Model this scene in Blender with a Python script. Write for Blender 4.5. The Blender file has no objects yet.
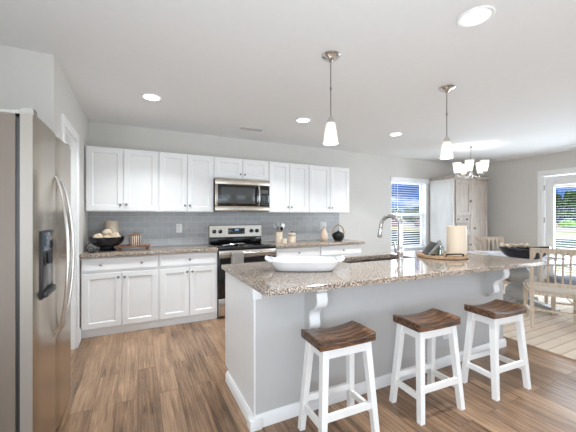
import bpy, bmesh, math, random
from mathutils import Matrix, Vector
PI = math.pi
S = bpy.context.scene
C = S.collection
random.seed(7)

# ------------------------------------------------------------------ camera
cam_d = bpy.data.cameras.new('camera'); cam = bpy.data.objects.new('camera', cam_d); C.objects.link(cam)
cam_d.sensor_width = 36; cam_d.lens = 36 * 302.5 / 576; cam_d.clip_start = 0.02; cam_d.clip_end = 400
cam.location = (0, 0, 1.35)
cam.rotation_euler = (PI / 2, 0, -math.atan(150 / 302.5))
S.camera = cam

# ------------------------------------------------------------------ view, world, sun, daylight
S.view_settings.view_transform = 'Standard'; S.view_settings.look = 'None'
S.view_settings.exposure = 0.34; S.view_settings.gamma = 1.0; S.view_settings.use_curve_mapping = False
S.cycles.use_denoising = True
S.cycles.max_bounces = 10; S.cycles.diffuse_bounces = 6; S.cycles.glossy_bounces = 5
S.cycles.transparent_max_bounces = 12; S.cycles.sample_clamp_indirect = 6

def lin(c):
    return tuple(((v / 255) / 12.92 if v <= 10 else (((v / 255) + .055) / 1.055) ** 2.4) for v in c)

W = bpy.data.worlds.new('world'); S.world = W; W.use_nodes = True
wn = W.node_tree; wn.nodes.clear()
def N(t, kind, **kw):
    n = t.nodes.new(kind)
    for k, v in kw.items():
        if k in n.inputs: n.inputs[k].default_value = v
        else: setattr(n, k, v)
    return n
def ramp(t, stops, interp='LINEAR'):
    r = t.nodes.new('ShaderNodeValToRGB'); cr = r.color_ramp; cr.interpolation = interp
    while len(cr.elements) < len(stops): cr.elements.new(0.5)
    for e, (p, c) in zip(cr.elements, stops):
        e.position = p; e.color = (*lin(c), 1) if len(c) == 3 else c
    return r
def make_world():
    t = wn; L = t.links.new
    tc = N(t, 'ShaderNodeTexCoord'); sx = N(t, 'ShaderNodeSeparateXYZ'); L(tc.outputs['Generated'], sx.inputs[0])
    sky = ramp(t, [(0, (118, 162, 218)), (.06, (70, 114, 180)), (.3, (60, 105, 185)), (1, (50, 95, 180))])
    L(sx.outputs[2], sky.inputs[0])
    no = N(t, 'ShaderNodeTexNoise', Scale=7.0, Detail=6.0, Roughness=.6)
    mp = N(t, 'ShaderNodeMapping'); mp.inputs['Scale'].default_value = (1, 1, 4)
    L(tc.outputs['Generated'], mp.inputs[0]); L(mp.outputs[0], no.inputs[0])
    cl = ramp(t, [(.5, (0, 0, 0)), (.66, (255, 255, 255))]); L(no.outputs[0], cl.inputs[0])
    mx = N(t, 'ShaderNodeMix', data_type='RGBA'); L(cl.outputs[0], mx.inputs[0]); L(sky.outputs[0], mx.inputs[6])
    mx.inputs[7].default_value = (*lin((240, 244, 250)), 1)
    bg = N(t, 'ShaderNodeBackground', Strength=1.0); L(mx.outputs[2], bg.inputs[0])
    o = N(t, 'ShaderNodeOutputWorld'); L(bg.outputs[0], o.inputs[0])
make_world()

def light(name, kind, loc, energy, color=(1, 1, 1), size=None, size_y=None, aim=None, shape=None, spread=None):
    d = bpy.data.lights.new(name, kind); d.energy = energy; d.color = tuple(c * k for c, k in zip(color, (.912, 1.0, 1.085)))      # camera white balance: lamps and daylight read neutral
    if kind == 'AREA':
        d.shape = shape or 'RECTANGLE'; d.size = size; d.size_y = size_y or size
        if spread: d.spread = spread
    elif kind == 'POINT': d.shadow_soft_size = size
    elif kind == 'SUN': d.angle = .01
    o = bpy.data.objects.new(name, d); C.objects.link(o); o.location = loc
    if aim: o.rotation_euler = Vector(aim).to_track_quat('-Z', 'Y').to_euler()
    return o
LW = dict(sun=2.6, rear=18, west=90, side=64, door=122, window=18, up_fill=25, can=12.5, pendant=3.0, chandelier=1.3)
light('sun', 'SUN', (0, 0, 30), LW['sun'], (1, .95, .86), aim=(.45, .55, -.75))
# added fill lamps out of view (rear, west, side); daylight at window and door
light('rear_fill', 'AREA', (0.9, -4.45, 1.45), LW['rear'], (.95, .98, 1), 2.3, 1.9, aim=(0, 1, .08))
light('rear_fill', 'AREA', (4.6, -4.45, 1.45), LW['rear'], (.95, .98, 1), 2.3, 1.9, aim=(0, 1, .08))
light('west_fill', 'AREA', (-1.56, -1.6, 1.4), LW['west'], (.95, .98, 1), 2.2, 1.8, aim=(1, .35, 0))
light('side_fill', 'AREA', (7.13, -1.6, 1.3), LW['side'], (.95, .98, 1), 2.0, 2.0, aim=(-1, .1, .05))
light('daylight_door', 'AREA', (7.50, 2.64, 1.2), LW['door'], (.9, .96, 1), .85, 1.8, aim=(-1, 0, 0))
light('daylight_window', 'AREA', (5.17, 4.95, 1.4), LW['window'], (.98, .98, 1), 1.05, 1.4, aim=(0, -1, 0))
# added upward lamp, unseen, to brighten the ceiling
light('ceiling_fill', 'AREA', (.3, -.2, .9), LW['up_fill'], (.92, .97, 1), 2.0, 2.0, aim=(.05, .25, 1))
CAN_W = LW['can']; PEND_W = LW['pendant']; CHAND_W = LW['chandelier']

# ------------------------------------------------------------------ mesh helper
class B:
    def __init__(s): s.bm = bmesh.new()
    def add(s, vs, fs, M=None):
        nv = [s.bm.verts.new((M @ Vector(v)) if M else v) for v in vs]
        for f in fs:
            try: s.bm.faces.new([nv[i] for i in f])
            except ValueError: pass
        return s
    def box(s, x0, x1, y0, y1, z0, z1, bev=0, M=None, seg=2):
        x0, x1 = sorted((x0, x1)); y0, y1 = sorted((y0, y1)); z0, z1 = sorted((z0, z1))
        t = bmesh.new(); bmesh.ops.create_cube(t, size=1)
        for v in t.verts:
            v.co = ((x0 + x1) / 2 + v.co.x * (x1 - x0), (y0 + y1) / 2 + v.co.y * (y1 - y0), (z0 + z1) / 2 + v.co.z * (z1 - z0))
        if bev:
            bmesh.ops.bevel(t, geom=t.edges[:], offset=min(bev, .45 * min(x1 - x0, y1 - y0, z1 - z0)), segments=seg, affect='EDGES', profile=.5)
        t.verts.index_update()
        s.add([v.co.copy() for v in t.verts], [[v.index for v in f.verts] for f in t.faces], M); t.free(); return s
    def hexa(s, bot, top, M=None):      # bot, top: four points each, counter-clockwise
        return s.add(list(bot) + list(top), [(3, 2, 1, 0), (4, 5, 6, 7), (0, 1, 5, 4), (1, 2, 6, 5), (2, 3, 7, 6), (3, 0, 4, 7)], M)
    def lathe(s, prof, c=(0, 0, 0), seg=24, M=None, sx=1, sy=1):
        vs, rings = [], []
        for r, z in prof:
            if r <= 1e-6: rings.append([len(vs)]); vs.append((c[0], c[1], c[2] + z))
            else:
                rings.append(list(range(len(vs), len(vs) + seg)))
                vs += [(c[0] + sx * r * math.cos(2 * PI * i / seg), c[1] + sy * r * math.sin(2 * PI * i / seg), c[2] + z) for i in range(seg)]
        fs = []
        for a, b in zip(rings, rings[1:]):
            for i in range(seg):
                j = (i + 1) % seg
                if len(a) == 1 and len(b) == 1: break
                if len(a) == 1: fs.append((a[0], b[i], b[j]))
                elif len(b) == 1: fs.append((a[i], b[0], a[j]))
                else: fs.append((a[i], a[j], b[j], b[i]))
        if len(rings[0]) > 1: fs.append(rings[0][::-1])
        if len(rings[-1]) > 1: fs.append(rings[-1])
        return s.add(vs, fs, M)
    def tube(s, pts, r, seg=8, M=None, flat=1):
        pts = [Vector(p) for p in pts]; n = len(pts)
        rs = r if isinstance(r, (list, tuple)) else [r] * n
        tan = [(pts[min(i + 1, n - 1)] - pts[max(i - 1, 0)]).normalized() for i in range(n)]
        u = tan[0].orthogonal().normalized(); vs, fs = [], []
        for i in range(n):
            u = (u - tan[i] * u.dot(tan[i])).normalized(); w = tan[i].cross(u)
            vs += [pts[i] + rs[i] * (math.cos(2 * PI * k / seg) * u + flat * math.sin(2 * PI * k / seg) * w) for k in range(seg)]
        for i in range(n - 1):
            for k in range(seg):
                l = (k + 1) % seg; a, b = i * seg, (i + 1) * seg
                fs.append((a + k, a + l, b + l, b + k))
        fs.append(tuple(range(seg))[::-1]); fs.append(tuple(range((n - 1) * seg, n * seg)))
        return s.add(vs, fs, M)
    def prism(s, poly, w0, w1, axis='z', M=None):
        f = {'x': lambda u, v, w: (w, u, v), 'y': lambda u, v, w: (u, w, v), 'z': lambda u, v, w: (u, v, w)}[axis]
        n = len(poly)
        return s.add([f(u, v, w0) for u, v in poly] + [f(u, v, w1) for u, v in poly],
                     [tuple(range(n))[::-1], tuple(range(n, 2 * n))] + [(i, (i + 1) % n, n + (i + 1) % n, n + i) for i in range(n)], M)
    def ball(s, c, r, sub=3, sc=(1, 1, 1), M=None):
        t = bmesh.new(); bmesh.ops.create_icosphere(t, subdivisions=sub, radius=r); t.verts.index_update()
        s.add([(c[0] + v.co.x * sc[0], c[1] + v.co.y * sc[1], c[2] + v.co.z * sc[2]) for v in t.verts], [[v.index for v in f.verts] for f in t.faces], M); t.free(); return s
    def panel(s, x0, x1, z0, z1, y, t, rail=.06, dep=.011, M=None):   # framed door, front facing -Y, recessed centre
        a, b = rail, rail + .012
        rects = [(0, t), (0, .002), (.002, 0), (a, 0), (b, dep)]
        vs = []
        for e, d in rects: vs += [(x0 + e, y + d, z0 + e), (x1 - e, y + d, z0 + e), (x1 - e, y + d, z1 - e), (x0 + e, y + d, z1 - e)]
        fs = [(3, 2, 1, 0)]
        for k in range(len(rects) - 1):
            for i in range(4):
                j = (i + 1) % 4; fs.append((4 * k + i, 4 * k + j, 4 * k + 4 + j, 4 * k + 4 + i))
        k = 4 * (len(rects) - 1); fs.append((k, k + 1, k + 2, k + 3))
        return s.add(vs, fs, M)
    def done(s, name, m, parent=None, smooth=35, loc=None):
        bmesh.ops.recalc_face_normals(s.bm, faces=s.bm.faces[:])
        me = bpy.data.meshes.new(name); s.bm.to_mesh(me); s.bm.free()
        if smooth:
            for p in me.polygons: p.use_smooth = True
            me.set_sharp_from_angle(angle=math.radians(smooth))
        for x in (m if isinstance(m, (list, tuple)) else [m]): me.materials.append(x)
        o = bpy.data.objects.new(name, me); C.objects.link(o)
        if parent: o.parent = parent
        if loc: o.location = loc
        return o

def thing(name, label, cat, loc=(0, 0, 0), rz=0, group=None):
    o = bpy.data.objects.new(name, None); C.objects.link(o); o.empty_display_size = .1
    o.location = loc; o.rotation_euler = (0, 0, rz); return tag(o, label, cat, group)
def tag(o, label, cat, group=None, kind=None):
    o['label'] = label; o['category'] = cat
    if group: o['group'] = group
    if kind: o['kind'] = kind
    return o
def struct(o, label=None, cat=None):
    o['kind'] = 'structure'
    if label: o['label'] = label
    if cat: o['category'] = cat
    return o
def dup(root, loc, rz=None, label=None, group=None):
    r = root.copy(); C.objects.link(r); r.location = loc
    if rz is not None: r.rotation_euler = (0, 0, rz)
    if label: r['label'] = label
    if group: r['group'] = group
    for ch in list(root.children):
        c = ch.copy(); C.objects.link(c); c.parent = r
        for g in list(ch.children):
            d = g.copy(); C.objects.link(d); d.parent = c
    return r
def R(rz, loc=(0, 0, 0)): return Matrix.Translation(loc) @ Matrix.Rotation(rz, 4, 'Z')

# ------------------------------------------------------------------ materials
def mat(name, col, rough=.5, metal=0, spec=.5, coat=0, bump=None, trans=0):
    m = bpy.data.materials.new(name); m.use_nodes = True; t = m.node_tree; p = t.nodes['Principled BSDF']
    c = lin(col) if max(col) > 1 else col
    p.inputs['Base Color'].default_value = (*c, 1); p.inputs['Roughness'].default_value = rough
    p.inputs['Metallic'].default_value = metal; p.inputs['Specular IOR Level'].default_value = spec
    p.inputs['Coat Weight'].default_value = coat; p.inputs['Transmission Weight'].default_value = trans
    # every material carries a faint procedural variation of its own colour
    tc = N(t, 'ShaderNodeTexCoord'); no = N(t, 'ShaderNodeTexNoise', Scale=14.0, Detail=3.0); t.links.new(tc.outputs['Object'], no.inputs[0])
    hs = N(t, 'ShaderNodeHueSaturation'); hs.inputs['Color'].default_value = (*c, 1)
    mr = N(t, 'ShaderNodeMapRange'); mr.inputs[3].default_value = .98; mr.inputs[4].default_value = 1.02
    t.links.new(no.outputs[0], mr.inputs[0]); t.links.new(mr.outputs[0], hs.inputs['Value']); t.links.new(hs.outputs[0], p.inputs['Base Color'])
    if bump:
        b = N(t, 'ShaderNodeBump', Strength=bump[1], Distance=.01); n2 = N(t, 'ShaderNodeTexNoise', Scale=bump[0], Detail=4.0)
        t.links.new(tc.outputs['Object'], n2.inputs[0]); t.links.new(n2.outputs[0], b.inputs['Height']); t.links.new(b.outputs[0], p.inputs['Normal'])
    return m
def nodes_of(m):
    t = m.node_tree; return t, t.nodes['Principled BSDF'], t.links.new
def wood(name, stops, scale=(3, 40, 40), rough=.45, nscale=2.0):
    m = mat(name, (128, 100, 80), rough); t, p, L = nodes_of(m)
    tc = N(t, 'ShaderNodeTexCoord'); mp = N(t, 'ShaderNodeMapping'); mp.inputs['Scale'].default_value = scale
    no = N(t, 'ShaderNodeTexNoise', Scale=nscale, Detail=7.0, Roughness=.62, Distortion=.6)
    L(tc.outputs['Object'], mp.inputs[0]); L(mp.outputs[0], no.inputs[0]); r = ramp(t, stops); L(no.outputs[0], r.inputs[0]); L(r.outputs[0], p.inputs['Base Color'])
    b = N(t, 'ShaderNodeBump', Strength=.12, Distance=.004); L(no.outputs[0], b.inputs['Height']); L(b.outputs[0], p.inputs['Normal'])
    return m
def emit(name, col, strength):
    m = bpy.data.materials.new(name); m.use_nodes = True; t = m.node_tree; t.nodes.clear()
    e = N(t, 'ShaderNodeEmission', Strength=strength); e.inputs[0].default_value = (*lin(col), 1)
    o = N(t, 'ShaderNodeOutputMaterial'); t.links.new(e.outputs[0], o.inputs[0]); return m
def shade_glass(name, col=(250, 240, 225)):
    m = bpy.data.materials.new(name); m.use_nodes = True; t = m.node_tree; t.nodes.clear(); L = t.links.new
    a = N(t, 'ShaderNodeBsdfTranslucent'); a.inputs[0].default_value = (*lin(col), 1)
    d = N(t, 'ShaderNodeBsdfDiffuse'); d.inputs[0].default_value = (*lin(col), 1)
    mx = N(t, 'ShaderNodeMixShader'); mx.inputs[0].default_value = .4; L(a.outputs[0], mx.inputs[1]); L(d.outputs[0], mx.inputs[2])
    o = N(t, 'ShaderNodeOutputMaterial'); L(mx.outputs[0], o.inputs[0]); return m
def clear_glass(name, tint=(1, 1, 1), gloss=.0015):
    m = bpy.data.materials.new(name); m.use_nodes = True; t = m.node_tree; t.nodes.clear(); L = t.links.new
    a = N(t, 'ShaderNodeBsdfTransparent'); a.inputs[0].default_value = (*tint, 1)
    g = N(t, 'ShaderNodeBsdfGlossy'); g.inputs['Roughness'].default_value = .02
    mx = N(t, 'ShaderNodeMixShader'); mx.inputs[0].default_value = gloss; L(a.outputs[0], mx.inputs[1]); L(g.outputs[0], mx.inputs[2])
    o = N(t, 'ShaderNodeOutputMaterial'); L(mx.outputs[0], o.inputs[0]); return m

def floor_wood():
    m = mat('oak_planks', (140, 105, 80), .29); t, p, L = nodes_of(m)
    tc = N(t, 'ShaderNodeTexCoord'); mp = N(t, 'ShaderNodeMapping'); mp.inputs['Rotation'].default_value = (0, 0, PI / 2)
    L(tc.outputs['Object'], mp.inputs[0])
    br = N(t, 'ShaderNodeTexBrick', Scale=1.0, offset=.37, offset_frequency=2, squash=1.0)
    for k, v in (('Mortar Size', .0016), ('Mortar Smooth', .3), ('Bias', 0.0), ('Brick Width', 1.25), ('Row Height', .142)): br.inputs[k].default_value = v
    br.inputs['Color1'].default_value = (0, 0, 0, 1); br.inputs['Color2'].default_value = (1, 1, 1, 1); br.inputs['Mortar'].default_value = (.5, .5, .5, 1)
    L(mp.outputs[0], br.inputs[0])
    # grain runs along Y and is shifted from plank to plank
    ad = N(t, 'ShaderNodeVectorMath', operation='MULTIPLY_ADD'); ad.inputs[1].default_value = (7, 7, 7); L(br.outputs['Color'], ad.inputs[0]); L(tc.outputs['Object'], ad.inputs[2])
    m2 = N(t, 'ShaderNodeMapping'); m2.inputs['Scale'].default_value = (30, 1.0, 1); L(ad.outputs[0], m2.inputs[0])
    no = N(t, 'ShaderNodeTexNoise', Scale=1.6, Detail=9.0, Roughness=.72, Distortion=.9); L(m2.outputs[0], no.inputs[0])
    m3 = N(t, 'ShaderNodeMapping'); m3.inputs['Scale'].default_value = (5, 1.6, 1); L(ad.outputs[0], m3.inputs[0])
    n3 = N(t, 'ShaderNodeTexNoise', Scale=1.5, Detail=3.0); L(m3.outputs[0], n3.inputs[0])
    ma = N(t, 'ShaderNodeMath', operation='MULTIPLY_ADD'); ma.inputs[1].default_value = .12; L(br.outputs['Color'], ma.inputs[0]); L(no.outputs[0], ma.inputs[2])
    mb = N(t, 'ShaderNodeMath', operation='MULTIPLY_ADD'); mb.inputs[1].default_value = .34; L(n3.outputs[0], mb.inputs[0]); L(ma.outputs[0], mb.inputs[2])
    r = ramp(t, [(.45, (36, 23, 16)), (.54, (78, 56, 41)), (.65, (119, 92, 69)), (.78, (146, 116, 90)), (.92, (176, 143, 114))]); L(mb.outputs[0], r.inputs[0])
    mx = N(t, 'ShaderNodeMix', data_type='RGBA', blend_type='MULTIPLY'); L(br.outputs['Fac'], mx.inputs[0]); L(r.outputs[0], mx.inputs[6]); mx.inputs[7].default_value = (.35, .3, .27, 1)
    L(mx.outputs[2], p.inputs['Base Color'])
    b = N(t, 'ShaderNodeBump', Strength=.15, Distance=.003); L(no.outputs[0], b.inputs['Height']); L(b.outputs[0], p.inputs['Normal'])
    return m
def tile_mat():
    m = mat('grey_subway_tile', (170, 174, 178), .22); t, p, L = nodes_of(m)
    tc = N(t, 'ShaderNodeTexCoord'); sx = N(t, 'ShaderNodeSeparateXYZ'); cx = N(t, 'ShaderNodeCombineXYZ')
    L(tc.outputs['Object'], sx.inputs[0]); L(sx.outputs[0], cx.inputs[0]); L(sx.outputs[2], cx.inputs[1])
    br = N(t, 'ShaderNodeTexBrick', Scale=1.0); L(cx.outputs[0], br.inputs[0])
    for k, v in (('Mortar Size', .0022), ('Mortar Smooth', .2), ('Brick Width', .156), ('Row Height', .079)): br.inputs[k].default_value = v
    br.inputs['Color1'].default_value = (*lin((164, 165, 166)), 1); br.inputs['Color2'].default_value = (*lin((175, 176, 177)), 1); br.inputs['Mortar'].default_value = (*lin((200, 200, 199)), 1)
    L(br.outputs['Color'], p.inputs['Base Color'])
    b = N(t, 'ShaderNodeBump', Strength=.25, Distance=.003, invert=True); L(br.outputs['Fac'], b.inputs['Height']); L(b.outputs[0], p.inputs['Normal'])
    return m
def granite():
    m = mat('speckled_granite', (190, 170, 155), .10, coat=.15); t, p, L = nodes_of(m)
    tc = N(t, 'ShaderNodeTexCoord')
    v = N(t, 'ShaderNodeTexVoronoi', Scale=210.0); L(tc.outputs['Object'], v.inputs['Vector'])
    sp = N(t, 'ShaderNodeSeparateColor'); L(v.outputs['Color'], sp.inputs[0])
    no = N(t, 'ShaderNodeTexNoise', Scale=100.0, Detail=4.0, Roughness=.7); L(tc.outputs['Object'], no.inputs[0])
    ad = N(t, 'ShaderNodeMath', operation='MULTIPLY_ADD'); ad.inputs[1].default_value = .55; L(sp.outputs[0], ad.inputs[0])
    ml = N(t, 'ShaderNodeMath', operation='MULTIPLY'); ml.inputs[1].default_value = .75; L(no.outputs[0], ml.inputs[0]); L(ml.outputs[0], ad.inputs[2])
    r = ramp(t, [(.36, (24, 21, 20)), (.48, (74, 66, 60)), (.60, (134, 118, 104)), (.74, (180, 161, 143)), (.92, (220, 206, 192))]); L(ad.outputs[0], r.inputs[0]); L(r.outputs[0], p.inputs['Base Color'])
    return m
def steel(name, col=(190, 184, 176), rough=.27, axis=(1, 1, 60)):
    m = mat(name, col, rough, 1); t, p, L = nodes_of(m)
    p.inputs['Anisotropic'].default_value = .5
    return m
def striped(name, a, b, axis, freq, rough=.8, duty=.5):
    m = mat(name, a, rough); t, p, L = nodes_of(m)
    tc = N(t, 'ShaderNodeTexCoord'); sx = N(t, 'ShaderNodeSeparateXYZ'); L(tc.outputs['Object'], sx.inputs[0])
    mu = N(t, 'ShaderNodeMath', operation='MULTIPLY'); mu.inputs[1].default_value = freq; L(sx.outputs[axis], mu.inputs[0])
    fr = N(t, 'ShaderNodeMath', operation='FRACT'); L(mu.outputs[0], fr.inputs[0])
    r = ramp(t, [(0, a), (duty, b)], 'CONSTANT'); L(fr.outputs[0], r.inputs[0]); L(r.outputs[0], p.inputs['Base Color']); return m
def rug_mat():
    m = mat('beige_woven_rug', (214, 194, 172), .95, bump=(180, .3)); t, p, L = nodes_of(m)
    tc = N(t, 'ShaderNodeTexCoord'); sx = N(t, 'ShaderNodeSeparateXYZ'); L(tc.outputs['Object'], sx.inputs[0])
    mu = N(t, 'ShaderNodeMath', operation='MULTIPLY'); mu.inputs[1].default_value = 9.0; L(sx.outputs[1], mu.inputs[0])
    fr = N(t, 'ShaderNodeMath', operation='FRACT'); L(mu.outputs[0], fr.inputs[0])
    r = ramp(t, [(0, (184, 162, 140)), (.12, (217, 200, 181)), (.9, (222, 207, 190)), (1, (184, 162, 140))]); L(fr.outputs[0], r.inputs[0])
    no = N(t, 'ShaderNodeTexNoise', Scale=9.0, Detail=4.0); L(tc.outputs['Object'], no.inputs[0])
    mx = N(t, 'ShaderNodeMix', data_type='RGBA', blend_type='MULTIPLY'); mx.inputs[0].default_value = .25; L(r.outputs[0], mx.inputs[6]); L(no.outputs[0], mx.inputs[7]); L(mx.outputs[2], p.inputs['Base Color'])
    return m
def ground_mat():
    m = mat('dry_field', (190, 170, 110), 1); t, p, L = nodes_of(m)
    tc = N(t, 'ShaderNodeTexCoord'); mp = N(t, 'ShaderNodeMapping'); mp.inputs['Scale'].default_value = (.12, .05, 1)
    no = N(t, 'ShaderNodeTexNoise', Scale=1.6, Detail=6.0, Roughness=.65); L(tc.outputs['Object'], mp.inputs[0]); L(mp.outputs[0], no.inputs[0])
    r = ramp(t, [(.3, (105, 120, 60)), (.45, (178, 165, 96)), (.6, (205, 182, 128)), (.75, (196, 150, 120))]); L(no.outputs[0], r.inputs[0]); L(r.outputs[0], p.inputs['Base Color'])
    return m
def leaf_mat(name, a, b, c):
    m = mat(name, b, .9, spec=.1); t, p, L = nodes_of(m)
    tc = N(t, 'ShaderNodeTexCoord'); no = N(t, 'ShaderNodeTexNoise', Scale=2.2, Detail=8.0, Roughness=.75); L(tc.outputs['Object'], no.inputs[0])
    r = ramp(t, [(.35, a), (.52, b), (.68, c)]); L(no.outputs[0], r.inputs[0]); L(r.outputs[0], p.inputs['Base Color']); return m

WALL = mat('warm_grey_paint', (209, 206, 201), .75, bump=(220, .05))
CEIL = mat('white_ceiling_paint', (232, 232, 232), .85, bump=(160, .08))
TRIM = mat('white_trim_paint', (238, 238, 237), .4)
CAB = mat('white_cabinet_paint', (236, 236, 236), .35)
ISL = mat('pale_grey_paint', (194, 193, 191), .5)
FLOOR = floor_wood(); TILE = tile_mat(); GRAN = granite(); RUG = rug_mat(); GROUND = ground_mat()
STEEL = steel('brushed_steel', (190, 180, 166), .25); STEELH = steel('brushed_steel_bright', (214, 210, 205), .22, (60, 60, 1)); SIDE = mat('fridge_side_enamel', (128, 117, 106), .5, .2, bump=(300, .1))  # beige of brushed_steel puts warm reflections into its base colour
CHROME = mat('chrome', (215, 215, 216), .08, 1); NICKEL = mat('satin_nickel', (150, 146, 140), .3, 1)
BLACK = mat('black_enamel', (12, 12, 13), .12); BGLASS = mat('black_glass', (16, 17, 19), .04, coat=.5); DARK = mat('dark_plastic', (34, 34, 35), .4); IRON = mat('black_iron', (26, 24, 23), .5, .3)
MWGLASS = mat('smoked_window', (78, 80, 80), .1, .2)
WHITE = mat('white_glaze', (240, 240, 241), .15, coat=.4); CREAM = mat('cream_stoneware', (226, 210, 190), .4); WAX = mat('ivory_wax', (226, 209, 187), .5); TAN = mat('tan_wax', (205, 190, 168), .6)
NAVY = mat('navy_glaze', (13, 17, 29), .15, coat=.3); BEIGEV = mat('beige_matte_clay', (214, 192, 172), .6)
STOOLP = mat('white_stool_paint', (240, 239, 236), .42)
STOOLW = wood('dark_walnut', [(.32, (34, 22, 17)), (.46, (76, 53, 40)), (.58, (122, 88, 63)), (.76, (166, 126, 92))], (2.5, 22, 22), .35, 2.6)
OAKG = wood('weathered_oak', [(.3, (142, 128, 114)), (.5, (176, 162, 147)), (.7, (200, 188, 174))], (30, 30, 2.5), .6)
ARMS = wood('window_lit_wood', [(.3, (206, 206, 202)), (.5, (214, 214, 210)), (.7, (222, 222, 218))], (30, 30, 2), .6)  # armoire side: window light painted in as a paler tone
ARMF = wood('greyed_pine', [(.3, (146, 133, 122)), (.5, (166, 153, 142)), (.7, (182, 170, 160))], (26, 26, 2), .6)
CHAIRW = wood('bleached_oak', [(.3, (168, 150, 130)), (.5, (196, 179, 158)), (.7, (214, 199, 180))], (24, 24, 3), .55)
LINEN = mat('oatmeal_linen', (206, 196, 184), .95, bump=(260, .25)); SHADEL = mat('shaded_linen', (150, 154, 162), .95, bump=(260, .25))  # second linen: shade and sky tint put into the cushion colour
PEDG = wood('grey_washed_oak', [(.3, (150, 150, 149)), (.5, (164, 163, 160)), (.7, (176, 172, 166))], (3, 3, 20), .6)
TABLE = mat('pale_grey_tabletop', (206, 207, 210), .35); PAPER = mat('white_linen', (240, 240, 242), .9)
TRAYW = wood('light_acacia', [(.3, (138, 104, 74)), (.5, (172, 138, 104)), (.7, (200, 170, 136))], (4, 30, 30), .5)
BEADW = wood('brown_beads', [(.3, (92, 62, 44)), (.5, (140, 100, 76)), (.7, (180, 144, 118))], (12, 12, 12), .5)
ROPE = mat('cream_rope', (226, 208, 184), .9, bump=(120, .6))
COPPER = striped('copper_and_white_bars', (104, 66, 46), (222, 208, 194), 0, 44, .35, .5)
TOWEL = striped('grey_woven_stripes', (120, 116, 112), (158, 154, 149), 0, 80, .95, .5)
BLIND = mat('white_blind_slat', (238, 239, 240), .5); BRASS = mat('aged_wire', (120, 90, 60), .35, .9)
GLASS = clear_glass('window_glass'); JAR = clear_glass('bottle_glass', (.82, .86, .84), .16)
CANE = mat('cane_handle', (176, 140, 104), .6)
SHADE = shade_glass('frosted_shade', (252, 249, 244)); CANL = emit('lit_diffuser', (255, 253, 250), 6.0); BULB = emit('lit_bulb', (255, 242, 224), 22.0)
DISP = emit('clock_digits', (120, 190, 255), 1.2); BARK = mat('bark', (96, 80, 66), .95)

# ================================================================== room shell
H = 2.565; YB = 4.60; XR = 7.2; XL = -.57
struct(B().box(-1.8, 7.4, -4.7, 4.8, -.12, 0).done('floor', FLOOR))
struct(B().box(-1.8, 7.4, -4.7, 4.8, H, H + .14).done('ceiling', CEIL))
WX0, WX1, WZ0, WZ1 = 4.63, 5.71, .62, 2.14
b = B(); b.box(-.69, WX0, YB, YB + .2, 0, H); b.box(WX1, XR + .2, YB, YB + .2, 0, H); b.box(WX0, WX1, YB, YB + .2, 0, WZ0); b.box(WX0, WX1, YB, YB + .2, WZ1, H)
struct(b.done('wall_back', WALL))
DY0, DY1, DZ1 = 2.16, 3.125, 2.155
b = B(); b.box(XR, XR + .2, DY1, YB, 0, H); b.box(XR, XR + .2, -.5, DY0, 0, H); b.box(XR, XR + .2, DY0, DY1, DZ1, H); b.box(XR, XR + .2, -2.7, -.5, 2.35, H); b.box(XR, XR + .2, -4.7, -2.7, 0, H); b.box(XR, XR + .2, -2.7, -.5, 0, .25)
struct(b.done('wall_right', WALL))
LD0, LD1, LDZ = 3.12, 3.725, 2.115
b = B(); b.box(XL - .12, XL, 2.83, LD0, 0, H); b.box(XL - .12, XL, LD1, YB, 0, H); b.box(XL - .12, XL, LD0, LD1, LDZ, H)
struct(b.done('wall_left', WALL))
struct(B().box(-1.8, XL - .12, 2.83, 2.95, 0, H).done('wall_niche', WALL))
b = B(); b.box(-1.8, -1.6, -4.7, -2.7, 0, H); b.box(-1.8, -1.6, -.5, 2.83, 0, H); b.box(-1.8, -1.6, -2.7, -.5, 0, .5); b.box(-1.8, -1.6, -2.7, -.5, 2.3, H)  # unseen opening added to let light in from the west
struct(b.done('wall_west', WALL))
b = B(); b.box(-1.6, -.3, -4.7, -4.5, 0, H); b.box(2.1, 3.4, -4.7, -4.5, 0, H); b.box(5.8, 7.2, -4.7, -4.5, 0, H)
for x in (-.3, 3.4): b.box(x, x + 2.4, -4.7, -4.5, 0, .45); b.box(x, x + 2.4, -4.7, -4.5, 2.4, H)
struct(b.done('wall_rear', WALL))
def base_profile(): return [(0, 0), (.016, 0), (.016, .10), (.010, .125), (.006, .14), (0, .14)]
def skirting(name, p0, p1, nrm):
    p0, p1, n = Vector((*p0, 0)), Vector((*p1, 0)), Vector((*nrm, 0)); b = B(); pr = base_profile()
    vs = [p0 + n * u + Vector((0, 0, v)) for u, v in pr] + [p1 + n * u + Vector((0, 0, v)) for u, v in pr]; k = len(pr)
    b.add(vs, [tuple(range(k)), tuple(range(k, 2 * k))[::-1]] + [(i, (i + 1) % k, k + (i + 1) % k, k + i) for i in range(k)])
    return struct(b.done(name, TRIM))
skirting('baseboard_back', (3.34, YB), (5.70, YB), (0, -1))
skirting('baseboard_right', (XR, DY1 + .1), (XR, YB), (-1, 0))
skirting('baseboard_left', (XL, 3.81), (XL, 3.95), (1, 0))
struct(B().box(XL + .001, 3.33, YB - .012, YB - .0005, .93, 1.42).done('backsplash', TILE), 'glossy grey subway tile backsplash above the back worktop', 'backsplash')

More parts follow.
